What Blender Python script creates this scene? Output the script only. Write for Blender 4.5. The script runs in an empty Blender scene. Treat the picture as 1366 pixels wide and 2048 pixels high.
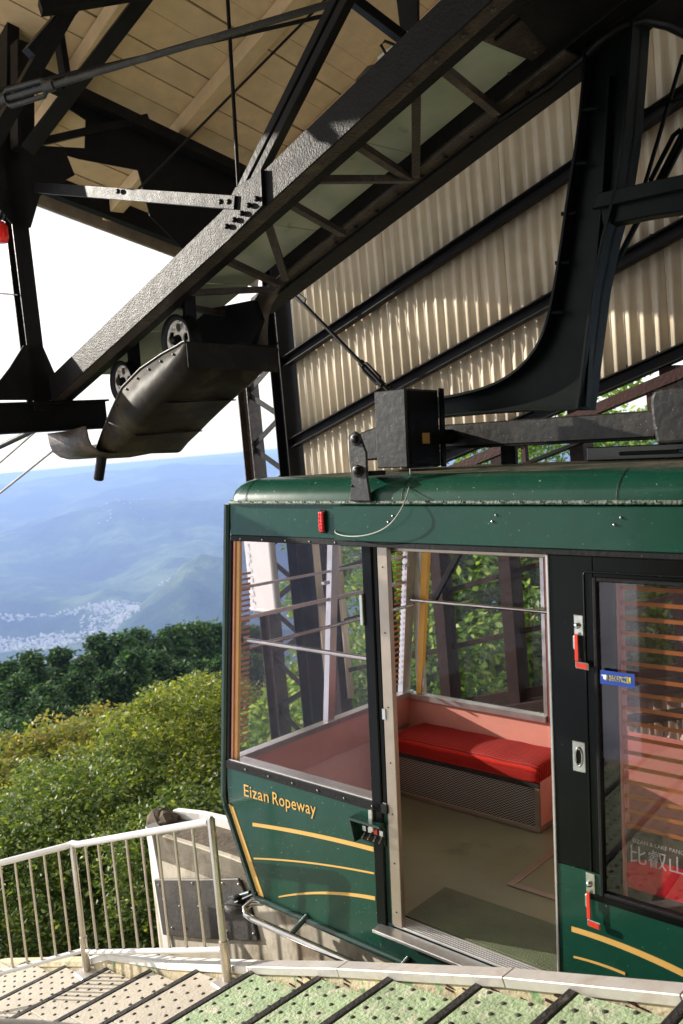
import bpy, bmesh, math, random
import numpy as np
from mathutils import Vector, Matrix
random.seed(7); RNG = np.random.default_rng(11)
SC = bpy.context.scene
COL = SC.collection
rad = math.radians

# ------------------------------------------------------------------ camera
FPX, PITCH, ROLL = 1757.0, rad(4.4), rad(5.1)
fw = np.array([0, math.cos(PITCH), -math.sin(PITCH)])
r0 = np.array([1.0, 0, 0]); u0 = np.cross(r0, fw)
CR = math.cos(ROLL)*r0 - math.sin(ROLL)*u0
CU = math.cos(ROLL)*u0 + math.sin(ROLL)*r0
cam = bpy.data.cameras.new('camera'); camo = bpy.data.objects.new('camera', cam); COL.objects.link(camo)
camo.matrix_world = Matrix([[CR[i], CU[i], -fw[i], 0] for i in range(3)] + [[0, 0, 0, 1]])
cam.sensor_fit = 'VERTICAL'; cam.sensor_height = 36.0; cam.lens = FPX/2048*36.0
cam.clip_start = 0.05; cam.clip_end = 80000
cam.dof.use_dof = True; cam.dof.focus_distance = 5.3; cam.dof.aperture_fstop = 3.4
SC.camera = camo

# ------------------------------------------------------------------ sky, sun, exposure
SUN_AZ, SUN_EL = -66.0, 17.5
w = bpy.data.worlds.new('World'); SC.world = w; w.use_nodes = True
wn = w.node_tree; wn.nodes.clear()
def N(nt, t, **k):
    n = nt.nodes.new(t)
    for a, b in k.items(): setattr(n, a, b)
    return n
sky = N(wn, 'ShaderNodeTexSky', sky_type='NISHITA', sun_disc=False)
sky.sun_elevation = rad(SUN_EL); sky.sun_rotation = rad(SUN_AZ); sky.altitude = 800; sky.dust_density = 1.0; sky.air_density = 1.0
bg = N(wn, 'ShaderNodeBackground'); bg.inputs[1].default_value = 0.10
wo = N(wn, 'ShaderNodeOutputWorld')
tc = N(wn, 'ShaderNodeTexCoord'); mp = N(wn, 'ShaderNodeMapping'); mp.inputs['Scale'].default_value = (1.0, 1.0, 5.0)
nz = N(wn, 'ShaderNodeTexNoise'); nz.inputs['Scale'].default_value = 3.2; nz.inputs['Detail'].default_value = 8; nz.inputs['Roughness'].default_value = .6
cr = N(wn, 'ShaderNodeValToRGB'); cr.color_ramp.elements[0].position = .27; cr.color_ramp.elements[1].position = .47
mx = N(wn, 'ShaderNodeMix', data_type='RGBA'); mx.inputs[7].default_value = (10.6, 10.4, 10.1, 1)
L = wn.links.new
L(tc.outputs['Generated'], mp.inputs[0]); L(mp.outputs[0], nz.inputs[0]); L(nz.outputs[0], cr.inputs[0])
L(cr.outputs[0], mx.inputs[0]); L(sky.outputs[0], mx.inputs[6]); L(mx.outputs[2], bg.inputs[0]); L(bg.outputs[0], wo.inputs[0])
sl = bpy.data.lights.new('sun', 'SUN'); so = bpy.data.objects.new('sun', sl); COL.objects.link(so)
sl.energy = 5.0; sl.angle = rad(.53); sl.color = (1, .93, .82)
sd = Vector((math.sin(rad(SUN_AZ))*math.cos(rad(SUN_EL)), math.cos(rad(SUN_AZ))*math.cos(rad(SUN_EL)), math.sin(rad(SUN_EL))))
so.rotation_euler = sd.to_track_quat('Z', 'Y').to_euler()
SC.view_settings.view_transform = 'Standard'; SC.view_settings.look = 'None'
SC.view_settings.exposure = 0.52; SC.view_settings.gamma = 1; SC.view_settings.use_curve_mapping = False
cy = SC.cycles; cy.use_denoising = True; cy.max_bounces = 8; cy.transparent_max_bounces = 24
cy.diffuse_bounces = 3; cy.glossy_bounces = 4; cy.transmission_bounces = 6; cy.volume_bounces = 1
cy.sample_clamp_indirect = 6; cy.caustics_reflective = False; cy.caustics_refractive = False

# ------------------------------------------------------------------ frames
def unit(az, el=0.0):
    a, e = rad(az), rad(el)
    return np.array([math.sin(a)*math.cos(e), math.cos(a)*math.cos(e), math.sin(e)])
def ray(x, y): return CR*(x-683)/FPX - CU*(y-1024)/FPX + fw
TT, NN, ZZ = unit(-43.2), unit(46.8), np.array([0, 0, 1.0])          # building: s down the line, n across, z up
BM = np.array([TT, NN, ZZ]); SL = .281
ca_ = -unit(-48.92, 1.376); cb_ = unit(41.02, -2.375); cb_ = cb_ - ca_*(cb_@ca_); cb_ /= np.linalg.norm(cb_); cc_ = np.cross(ca_, cb_)
CM = np.array([ca_, cb_, cc_])                                        # cabin: a along, b across, c up
CO = ray(786, 1850); CO = CO/(CO@fw)*4.75
def pb(x, y, s=None, n=None, z=None, z0=None, zr=None):
    d = ray(x, y)
    if s is not None: r = s/(d@TT)
    elif n is not None: r = n/(d@NN)
    elif z is not None: r = z/d[2]
    elif z0 is not None: r = z0/(d[2]+SL*(d@TT))
    else: r = zr/(d[2]+SL*(d@TT)+.243*(d@NN))
    return BM@(d*r)
def pd(x, y, dep):                                                    # building coordinates at a depth
    return BM@(ray(x, y)*dep)
def pc(x, y, a=None, b=None, c=None):
    d = ray(x, y); i, v = (0, a) if a is not None else (1, b) if b is not None else (2, c)
    return CM@(d*((v+CM[i]@CO)/(CM[i]@d)) - CO)

# ------------------------------------------------------------------ materials
def ramp(nt, fac, stops):
    c = N(nt, 'ShaderNodeValToRGB'); e = c.color_ramp.elements
    e[0].position, e[0].color = stops[0][0], (*stops[0][1], 1)
    e[1].position, e[1].color = stops[1][0], (*stops[1][1], 1)
    for p, k in stops[2:]: x = e.new(p); x.color = (*k, 1)
    nt.links.new(fac, c.inputs[0]); return c.outputs[0]
def noise(nt, co, scale, detail=4, rough=.55, stretch=None, dist=0):
    n = N(nt, 'ShaderNodeTexNoise'); n.inputs['Scale'].default_value = scale; n.inputs['Detail'].default_value = detail
    n.inputs['Roughness'].default_value = rough; n.inputs['Distortion'].default_value = dist
    if stretch:
        m = N(nt, 'ShaderNodeMapping'); m.inputs['Scale'].default_value = stretch; nt.links.new(co, m.inputs[0]); co = m.outputs[0]
    nt.links.new(co, n.inputs[0]); return n.outputs[0]
def mixc(nt, fac, a, b, mode='MIX'):
    m = N(nt, 'ShaderNodeMix', data_type='RGBA', blend_type=mode)
    for sock, v in ((m.inputs[0], fac), (m.inputs[6], a), (m.inputs[7], b)):
        if isinstance(v, (int, float)): sock.default_value = v
        elif isinstance(v, tuple): sock.default_value = (*v, 1)
        else: nt.links.new(v, sock)
    return m.outputs[2]
MATS = {}
def mat(name, base, rough=.5, metal=0.0, var=.25, vs=6, dirt=None, dirt_amt=(.55, .75), ds=3, dstr=None, specks=None,
        bump=.1, bs=60, coat=0, rvar=.1, sheen=0, spec=.5, trans=0):
    m = bpy.data.materials.new(name); m.use_nodes = True; nt = m.node_tree; b = nt.nodes['Principled BSDF']
    co = N(nt, 'ShaderNodeTexCoord').outputs['Object']
    n1 = noise(nt, co, vs, 6, .6)
    lo = tuple(c*(1-var) for c in base); hi = tuple(min(1, c*(1+var)) for c in base)
    col = ramp(nt, n1, [(.3, lo), (.7, hi)])
    if dirt:
        n2 = noise(nt, co, ds, 8, .65, dstr, .4)
        f = ramp(nt, n2, [(dirt_amt[0], (0, 0, 0)), (dirt_amt[1], (1, 1, 1))])
        col = mixc(nt, f, col, dirt)
    if specks:
        n3 = noise(nt, co, specks[1], 2, .5)
        f = ramp(nt, n3, [(specks[2], (0, 0, 0)), (specks[2]+.04, (1, 1, 1))])
        col = mixc(nt, f, col, specks[0])
    nt.links.new(col, b.inputs['Base Color'])
    b.inputs['Metallic'].default_value = metal
    if rvar:
        rr = N(nt, 'ShaderNodeMapRange'); rr.inputs[3].default_value = max(.02, rough-rvar); rr.inputs[4].default_value = min(1, rough+rvar)
        nt.links.new(noise(nt, co, vs*2.3, 4), rr.inputs[0]); nt.links.new(rr.outputs[0], b.inputs['Roughness'])
    else: b.inputs['Roughness'].default_value = rough
    b.inputs['Specular IOR Level'].default_value = spec
    b.inputs['Coat Weight'].default_value = coat; b.inputs['Coat Roughness'].default_value = .06
    b.inputs['Sheen Weight'].default_value = sheen
    if bump:
        bu = N(nt, 'ShaderNodeBump'); bu.inputs['Strength'].default_value = bump; bu.inputs['Distance'].default_value = .01
        nt.links.new(noise(nt, co, bs, 3, .5), bu.inputs['Height']); nt.links.new(bu.outputs[0], b.inputs['Normal'])
    MATS[name] = m; return m
M_blk = mat('black_gloss_paint', (.008, .007, .0065), .42, bump=.4, bs=95, var=.3, dirt=(.014, .011, .009), dirt_amt=(.5, .7), rvar=.14, spec=.12)
M_bblk = mat('black_paint_weathered', (.007, .0065, .006), .42, bump=.25, bs=30, spec=.12, dirt=(.014, .011, .009), dirt_amt=(.5, .72), ds=5)
M_ltbk = mat('worn_dark_grey_paint', (.018, .0175, .016), .42, bump=.3, bs=25, dirt=(.07, .06, .048), dirt_amt=(.52, .75), ds=6, specks=((.3, .28, .24), 90, .70))
M_brn = mat('brown_black_paint', (.04, .027, .019), .38, bump=.7, bs=60, dirt=(.13, .09, .06), dirt_amt=(.5, .75), ds=9)
M_redbrn = mat('red_oxide_paint', (.045, .015, .012), .5, spec=.2, bump=.4, bs=40, dirt=(.025, .013, .011))
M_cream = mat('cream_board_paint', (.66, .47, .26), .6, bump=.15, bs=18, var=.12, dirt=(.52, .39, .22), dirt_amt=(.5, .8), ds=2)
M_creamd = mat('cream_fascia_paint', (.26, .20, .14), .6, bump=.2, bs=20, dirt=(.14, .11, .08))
M_sage = mat('pale_green_cover_paint', (.52, .53, .40), .5, bump=.15, bs=8, var=.08, dirt=(.30, .24, .12), dirt_amt=(.62, .72), ds=4)
M_corr = mat('cream_corrugated_paint', (.60, .51, .37), .52, bump=.12, bs=10, var=.14, vs=2, dirt=(.34, .26, .16), dirt_amt=(.5, .78), ds=2.2, dstr=(6, 6, .35))
M_green = mat('green_cabin_enamel', (.008, .060, .038), .26, bump=.05, bs=8, var=.12, coat=.08, spec=.35, dirt=(.02, .075, .05), dirt_amt=(.56, .8), ds=4, specks=((.34, .40, .32), 62, .715), rvar=.05)
M_greend = mat('dark_green_trim_enamel', (.012, .045, .035), .25, bump=.05, bs=8, coat=.4, specks=((.3, .34, .3), 80, .75), rvar=.05)
M_gut = mat('dusty_green_gutter', (.16, .20, .16), .6, bump=.8, bs=60, var=.4, vs=25, dirt=(.02, .06, .04), dirt_amt=(.5, .6), ds=14)
M_roof = mat('grimy_roof_green', (.03, .05, .035), .45, bump=.8, bs=35, dirt=(.16, .13, .09), dirt_amt=(.42, .62), ds=7, specks=((.4, .38, .3), 60, .7))
M_gblk = mat('black_cabin_enamel', (.005, .006, .0055), .24, bump=.05, bs=6, coat=.0, spec=.14, var=.2, dirt=(.012, .012, .010), dirt_amt=(.6, .85), ds=3, specks=((.25, .23, .2), 90, .77), rvar=.04)
M_rub = mat('black_rubber', (.008, .008, .009), .6, spec=.25, bump=.3, bs=40, specks=((.12, .12, .11), 80, .72))
M_arm = mat('dark_hanger_paint', (.004, .007, .006), .4, bump=.08, bs=8, var=.3, spec=.13, specks=((.2, .2, .18), 90, .78))
M_alu = mat('brushed_aluminium', (.62, .61, .60), .34, metal=.85, bump=.1, bs=50, var=.1, dirt=(.42, .38, .33), ds=4)
M_alud = mat('tan_anodised_aluminium', (.40, .33, .26), .38, metal=.75, bump=.1, bs=30, var=.1)
M_steel = mat('polished_steel', (.55, .54, .52), .17, metal=1, bump=.05, bs=20, rvar=.06)
M_zinc = mat('zinc_plated_steel', (.55, .55, .50), .3, metal=.9, bump=.1, bs=60)
M_pink = mat('salmon_pink_laminate', (.80, .36, .28), .38, bump=.04, bs=10, var=.06)
M_yel = mat('amber_painted_post', (.92, .50, .07), .4, bump=.04, var=.08)
M_yelt = mat('ochre_stripe_vinyl', (.78, .47, .13), .4, bump=0, var=.05, dirt=(.6, .4, .16), dirt_amt=(.62, .8), ds=12)
M_or = mat('orange_tape', (.66, .25, .055), .5, bump=0, var=.1)
M_red = mat('red_lens_plastic', (.90, .015, .012), .25, bump=.2, bs=120, coat=.4)
M_redp = mat('red_handle_paint', (.80, .045, .02), .4, bump=.05, var=.08)
M_floor = mat('olive_vinyl_floor', (.26, .265, .15), .34, bump=.15, bs=90, var=.12, vs=2, dirt=(.11, .115, .07), dirt_amt=(.6, .78), ds=2.5)
M_mat = mat('ribbed_green_mat', (.13, .16, .085), .6, bump=.7, bs=110, var=.2)
M_pad = mat('worn_grey_rubber', (.050, .044, .040), .6, bump=.5, bs=25, dirt=(.10, .085, .07), ds=6)
M_post2 = mat('dark_window_frame_paint', (.022, .011, .009), .55, spec=.15, bump=.4, bs=40, dirt=(.035, .02, .016))
M_conc = mat('stained_concrete', (.50, .45, .36), .85, bump=.6, bs=14, var=.28, vs=3, dirt=(.24, .185, .13), dirt_amt=(.50, .64), ds=2.6, dstr=(1, 1, .7))
M_dirt = mat('mossy_dirt', (.11, .085, .06), .95, bump=1.2, bs=22, var=.5, vs=9)
M_white = mat('white_paint_trim', (.80, .79, .76), .45, bump=.1, bs=30, var=.05, dirt=(.55, .52, .46), dirt_amt=(.6, .85), ds=7)
M_kerb = mat('pale_aluminium_kerb', (.60, .57, .54), .42, metal=.35, bump=.08, bs=30, var=.08, dirt=(.46, .36, .30), dirt_amt=(.5, .8), ds=6)
M_string = mat('yellow_stained_concrete', (.52, .45, .31), .9, bump=.9, bs=35, var=.25, vs=7, dirt=(.62, .47, .16), dirt_amt=(.60, .72), ds=8, specks=((.22, .36, .17), 11, .64))
M_tcr = mat('cream_tread_tile', (.53, .475, .395), .7, bump=.5, bs=50, var=.10, vs=5, dirt=(.40, .34, .27), dirt_amt=(.55, .75), ds=5)
M_tgr = mat('worn_green_tread_paint', (.34, .44, .26), .6, bump=1.0, bs=48, var=.25, vs=5, dirt=(.56, .56, .42), dirt_amt=(.52, .66), ds=9)
M_stud = mat('dark_stud', (.05, .045, .035), .6, bump=0)
M_nose = mat('black_tread_edging', (.035, .033, .032), .6, bump=.6, bs=60, dirt=(.15, .13, .11), ds=12)
M_velvet = mat('red_velvet', (.62, .024, .011), .85, bump=0, var=.10, vs=4, sheen=.05, spec=.2)
M_rail = mat('stainless_railing', (.56, .52, .45), .30, metal=.85, bump=.06, bs=25, var=.08)
M_railw = mat('white_handrail', (.72, .71, .70), .32, metal=.4, bump=.05, bs=30, var=.05)
M_tray = mat('dark_oily_tray', (.018, .013, .009), .55, spec=.14, bump=.35, bs=9, var=.4, vs=3, dirt=(.07, .055, .03), dirt_amt=(.5, .72), ds=3)
M_orw = mat('worn_sheave_paint', (.66, .60, .52), .5, bump=.3, bs=30, dirt=(.12, .08, .05), dirt_amt=(.5, .6), ds=14)
M_bark = mat('bark', (.09, .065, .045), .9, bump=1, bs=20)
M_rope = mat('wire_rope', (.22, .21, .20), .5, metal=.5, bump=1, bs=200)
M_town = mat('pale_town_walls', (.50, .49, .48), .7, bump=0, var=.2)
M_wire = mat('grey_cable_sheath', (.42, .42, .40), .5, bump=0)
M_blue = mat('blue_sticker', (.02, .07, .42), .4, bump=0, var=.03)
M_ylw = mat('yellow_print', (.85, .72, .05), .5, bump=0, var=.02)
M_wht = mat('white_print', (.82, .80, .80), .5, bump=0, var=.03)
M_post = mat('poster_dark_print', (.10, .085, .055), .35, bump=0, var=.15, vs=3)
M_postr = mat('poster_red_print', (.90, .015, .03), .35, bump=0, var=.25, vs=22)
M_hilm = None
# red velvet ribs, mesh panel, glass, leaves, terrain need their own node trees
nt = M_velvet.node_tree; b = nt.nodes['Principled BSDF']; co = N(nt, 'ShaderNodeTexCoord').outputs['Object']
wv = N(nt, 'ShaderNodeTexWave', wave_type='BANDS', bands_direction='Y'); wv.inputs['Scale'].default_value = 13; wv.inputs['Distortion'].default_value = .5
nt.links.new(co, wv.inputs[0]); bu = N(nt, 'ShaderNodeBump'); bu.inputs['Strength'].default_value = 1; bu.inputs['Distance'].default_value = .012
bc_ = b.inputs['Base Color'].links[0].from_socket; wr_ = ramp(nt, wv.outputs[1], [(.1, (.55, .5, .5)), (.7, (1.1, 1.05, 1))]); nt.links.new(mixc(nt, 1.0, bc_, wr_, 'MULTIPLY'), b.inputs['Base Color'])  # groove shade between the ribs is also painted into the red
nt.links.new(wv.outputs[1], bu.inputs['Height']); nt.links.new(bu.outputs[0], b.inputs['Normal'])
M_mesh = mat('dark_mesh_panel', (.05, .048, .042), .4, metal=.15, bump=0)
nt = M_mesh.node_tree; b = nt.nodes['Principled BSDF']; co = N(nt, 'ShaderNodeTexCoord').outputs['Object']
mpp = N(nt, 'ShaderNodeMapping'); mpp.inputs['Scale'].default_value = (1, 1, 1.9); nt.links.new(co, mpp.inputs[0])
vo = N(nt, 'ShaderNodeTexChecker'); vo.inputs['Scale'].default_value = 62; vo.inputs['Color1'].default_value = (.006, .006, .006, 1); vo.inputs['Color2'].default_value = (.42, .40, .36, 1)
nt.links.new(mpp.outputs[0], vo.inputs[0]); nt.links.new(vo.outputs[0], b.inputs['Base Color'])
def glass(name, tint=(.93, .95, .94), dust=.05, dcol=(.75, .72, .70), refl=1.0):
    m = bpy.data.materials.new(name); m.use_nodes = True; nt = m.node_tree; nt.nodes.remove(nt.nodes['Principled BSDF'])
    out = nt.nodes['Material Output']
    co = N(nt, 'ShaderNodeTexCoord').outputs['Object']
    tr = N(nt, 'ShaderNodeBsdfTransparent'); tr.inputs[0].default_value = (*tint, 1)
    gl = N(nt, 'ShaderNodeBsdfGlossy'); gl.inputs['Roughness'].default_value = .02; gl.inputs[0].default_value = (.95, .95, .97, 1)
    fr = N(nt, 'ShaderNodeLayerWeight'); fr.inputs[0].default_value = .5
    pw = N(nt, 'ShaderNodeMath', operation='POWER'); pw.inputs[1].default_value = 5; nt.links.new(fr.outputs['Facing'], pw.inputs[0])
    mr = N(nt, 'ShaderNodeMath', operation='MULTIPLY_ADD'); mr.inputs[1].default_value = .8*refl; mr.inputs[2].default_value = .035*refl; nt.links.new(pw.outputs[0], mr.inputs[0])
    mg = N(nt, 'ShaderNodeMixShader'); nt.links.new(mr.outputs[0], mg.inputs[0]); nt.links.new(tr.outputs[0], mg.inputs[1]); nt.links.new(gl.outputs[0], mg.inputs[2])
    di = N(nt, 'ShaderNodeBsdfDiffuse'); di.inputs[0].default_value = (*dcol, 1)
    n = noise(nt, co, 5, 8, .7, (1, 1, .6), 1.0)
    f = N(nt, 'ShaderNodeMapRange'); f.inputs[1].default_value = .35; f.inputs[2].default_value = .8; f.inputs[3].default_value = dust*.3; f.inputs[4].default_value = dust*2
    nt.links.new(n, f.inputs[0])
    n2 = noise(nt, co, 70, 3, .6)
    f2 = N(nt, 'ShaderNodeMapRange'); f2.inputs[1].default_value = .66; f2.inputs[2].default_value = .8; f2.inputs[3].default_value = 0; f2.inputs[4].default_value = dust*7
    nt.links.new(n2, f2.inputs[0]); ad = N(nt, 'ShaderNodeMath', operation='ADD'); nt.links.new(f.outputs[0], ad.inputs[0]); nt.links.new(f2.outputs[0], ad.inputs[1])
    ms = N(nt, 'ShaderNodeMixShader'); nt.links.new(ad.outputs[0], ms.inputs[0]); nt.links.new(mg.outputs[0], ms.inputs[1]); nt.links.new(di.outputs[0], ms.inputs[2])
    nt.links.new(ms.outputs[0], out.inputs[0]); return m
G_clear = glass('dusty_cabin_glass', tint=(.93, .91, .92), dust=.002, refl=.4)
G_far = glass('clean_far_glass', tint=(.95, .93, .94), dust=.002, refl=.18)
G_wall = glass('dirty_window_glass', tint=(.90, .93, .90), dust=.006, refl=.25)
G_door = glass('tinted_door_glass', tint=(.86, .82, .84), dust=.006, dcol=(.6, .5, .5))
def leafmat(name, c1, c2, c3=None, rough=.32, tl=.35):
    m = bpy.data.materials.new(name); m.use_nodes = True; nt = m.node_tree; b = nt.nodes['Principled BSDF']; out = nt.nodes['Material Output']
    g = N(nt, 'ShaderNodeNewGeometry'); co = N(nt, 'ShaderNodeTexCoord').outputs['Object']
    st = [(0, c1), (.8, c2)]
    if c3: st.append((1, c3))
    ad = N(nt, 'ShaderNodeMath', operation='ADD'); nt.links.new(g.outputs['Random Per Island'], ad.inputs[0])
    nn = noise(nt, co, .9, 3); ms = N(nt, 'ShaderNodeMath', operation='MULTIPLY_ADD'); ms.inputs[1].default_value = .6; ms.inputs[2].default_value = -.3
    nt.links.new(nn, ms.inputs[0]); nt.links.new(ms.outputs[0], ad.inputs[1])
    col = ramp(nt, ad.outputs[0], st); nt.links.new(col, b.inputs['Base Color']); b.inputs['Roughness'].default_value = rough
    t = N(nt, 'ShaderNodeBsdfTranslucent'); hs = N(nt, 'ShaderNodeHueSaturation'); hs.inputs['Value'].default_value = 1.6; nt.links.new(col, hs.inputs['Color']); nt.links.new(hs.outputs[0], t.inputs[0])
    x = N(nt, 'ShaderNodeMixShader'); x.inputs[0].default_value = tl; nt.links.new(b.outputs[0], x.inputs[1]); nt.links.new(t.outputs[0], x.inputs[2]); nt.links.new(x.outputs[0], out.inputs[0])
    MATS[name] = m; return m
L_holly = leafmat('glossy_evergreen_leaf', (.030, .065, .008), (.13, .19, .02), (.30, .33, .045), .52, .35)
L_holl2 = leafmat('yellow_green_leaf', (.05, .085, .008), (.20, .24, .02), (.40, .38, .05), .5, .4)  # lighter, yellower leaf colour for some of the bushes
L_gold = leafmat('olive_gold_leaf', (.09, .12, .015), (.24, .24, .03), (.40, .24, .03), .6)
L_cedar = leafmat('dark_cypress_leaf', (.006, .026, .005), (.026, .078, .012), (.10, .19, .03), .7, .28)
L_mid = leafmat('mid_green_leaf', (.06, .15, .015), (.22, .34, .05), (.38, .42, .10), .5, .45)

# ------------------------------------------------------------------ object helpers
FR = {'B': BM, 'C': CM, 'W': np.eye(3)}
def tagp(o, label=None, cat=None, group=None, kind=None):
    for k, v in (('label', label), ('category', cat), ('group', group), ('kind', kind)):
        if v: o[k] = v
    return o
def thing(name, label, cat, frame='B', org=(0, 0, 0), group=None):
    o = bpy.data.objects.new(name, None); COL.objects.link(o); o.empty_display_size = .1
    F = FR[frame]; org = np.array(org, float)
    wp = F.T@org + (CO if frame == 'C' else 0)
    o.matrix_world = Matrix([[F[0][i], F[1][i], F[2][i], wp[i]] for i in range(3)] + [[0, 0, 0, 1]])
    OFF[o.name] = org; tagp(o, label, cat, group); return o
OFF = {}
class MB:
    """collects shapes for ONE mesh object"""
    def __init__(s): s.v = []; s.f = []; s.sm = []
    def add(s, v, f, smooth=False):
        k = len(s.v); s.v += [tuple(map(float, p)) for p in v]; s.f += [tuple(k+i for i in q) for q in f]; s.sm += [smooth]*len(f); return s
    def box(s, lo, hi):
        x0, y0, z0 = lo; x1, y1, z1 = hi
        return s.add([(x0, y0, z0), (x1, y0, z0), (x1, y1, z0), (x0, y1, z0), (x0, y0, z1), (x1, y0, z1), (x1, y1, z1), (x0, y1, z1)],
                     [(0, 3, 2, 1), (4, 5, 6, 7), (0, 1, 5, 4), (1, 2, 6, 5), (2, 3, 7, 6), (3, 0, 4, 7)])
    def ext(s, prof, p0, p1, up=(0, 0, 1), side=None):
        """extrude a closed 2D profile [(side, up)] from p0 to p1"""
        p0, p1 = np.array(p0, float), np.array(p1, float); d = p1-p0; d /= np.linalg.norm(d)
        up = np.array(up, float); sd = np.cross(d, up); sd /= np.linalg.norm(sd); u = np.cross(sd, d)
        m = len(prof); v = [p+sd*a+u*b for p in (p0, p1) for a, b in prof]
        s.add(v, [tuple(range(m)), tuple(range(2*m-1, m-1, -1))] + [(i+m, (i+1) % m+m, (i+1) % m, i) for i in range(m)]); return s
    def bar(s, p0, p1, w, h, up=(0, 0, 1)):
        return s.ext([(-w/2, -h/2), (w/2, -h/2), (w/2, h/2), (-w/2, h/2)], p0, p1, up)
    def ibeam(s, p0, p1, w, h, t=.012, up=(0, 0, 1)):
        w /= 2; h /= 2; t2 = t/2
        return s.ext([(-w, -h), (w, -h), (w, -h+t), (t2, -h+t), (t2, h-t), (w, h-t), (w, h), (-w, h), (-w, h-t), (-t2, h-t), (-t2, -h+t), (-w, -h+t)], p0, p1, up)
    def angle(s, p0, p1, w, h, t=.01, up=(0, 0, 1)):
        return s.ext([(0, 0), (w, 0), (w, t), (t, t), (t, h), (0, h)] if w > 0 else [(0, 0), (0, h), (-t, h), (-t, t), (w, t), (w, 0)], p0, p1, up)
    def prism(s, pts, off):
        """planar polygon pts extruded by vector off"""
        m = len(pts); off = np.array(off, float); v = [np.array(p, float) for p in pts]; v += [p+off for p in v]
        return s.add(v, [tuple(range(m-1, -1, -1)), tuple(range(m, 2*m))] + [(i, (i+1) % m, (i+1) % m+m, i+m) for i in range(m)])
    def tube(s, pts, r, seg=10, closed=False):
        pts = [np.array(p, float) for p in pts]; k = len(pts); ref = None; rings = []
        for i, p in enumerate(pts):
            a = pts[i-1] if (i > 0 or closed) else p; c = pts[(i+1) % k] if (i < k-1 or closed) else p
            d = c-a; d /= np.linalg.norm(d)
            if ref is None:
                ref = np.array([0, 0, 1.0]) if abs(d[2]) < .9 else np.array([1.0, 0, 0])
            sd = np.cross(d, ref); sd /= np.linalg.norm(sd); ref = np.cross(sd, d)
            rr = r[i] if hasattr(r, '__len__') else r
            rings.append([p+rr*(math.cos(q)*sd+math.sin(q)*ref) for q in [2*math.pi*j/seg for j in range(seg)]])
        f = []
        for i in range(k if closed else k-1):
            j2 = (i+1) % k
            for j in range(seg): f.append((i*seg+j, i*seg+(j+1) % seg, j2*seg+(j+1) % seg, j2*seg+j))
        s.add([q for g in rings for q in g], f, True)
        if not closed: s.add(rings[0], [tuple(range(seg-1, -1, -1))]); s.add(rings[-1], [tuple(range(seg))])
        return s
    def lathe(s, prof, c, axis, seg=20):
        """prof [(radius, along)] around axis at c"""
        axis = np.array(axis, float); axis /= np.linalg.norm(axis); c = np.array(c, float)
        ref = np.array([0, 0, 1.0]) if abs(axis[2]) < .9 else np.array([1.0, 0, 0])
        e1 = np.cross(axis, ref); e1 /= np.linalg.norm(e1); e2 = np.cross(axis, e1); v = []
        for r, h in prof:
            for j in range(seg): q = 2*math.pi*j/seg; v.append(c+axis*h+r*(math.cos(q)*e1+math.sin(q)*e2))
        f = [(i*seg+j, i*seg+(j+1) % seg, (i+1)*seg+(j+1) % seg, (i+1)*seg+j) for i in range(len(prof)-1) for j in range(seg)]
        return s.add(v, f, True)
    def build(s, name, m, parent=None, bevel=0, kind=None, label=None, seg=1):
        off = np.zeros(3)
        q = parent
        while q is not None:
            if q.name in OFF: off = OFF[q.name]
            q = q.parent
        me = bpy.data.meshes.new(name); me.from_pydata([tuple(np.array(p)-off) for p in s.v], [], s.f)
        me.polygons.foreach_set('use_smooth', s.sm); me.materials.append(m)
        bm = bmesh.new(); bm.from_mesh(me); bmesh.ops.recalc_face_normals(bm, faces=bm.faces); bm.to_mesh(me); bm.free()
        o = bpy.data.objects.new(name, me); COL.objects.link(o)
        if parent is not None: o.parent = parent
        if bevel:
            bv = o.modifiers.new('bevel', 'BEVEL'); bv.width = bevel; bv.segments = seg; bv.limit_method = 'ANGLE'; bv.angle_limit = rad(40)
        if kind: o['kind'] = kind
        if label: o['label'] = label
        return o
def box(name, lo, hi, m, parent, bevel=.003, **k): return MB().box([min(a, b) for a, b in zip(lo, hi)], [max(a, b) for a, b in zip(lo, hi)]).build(name, m, parent, bevel, **k)
def bolt(parent, p, axis, r=.014, h=.012, m=None, name='bolt'):
    ax = np.array(axis, float); p = np.array(p, float)
    return MB().lathe([(0, h), (r*.75, h), (r, h*.7), (r, 0)], p, ax, 6 if r < .02 else 8).build(name, m or M_bblk, parent)

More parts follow.
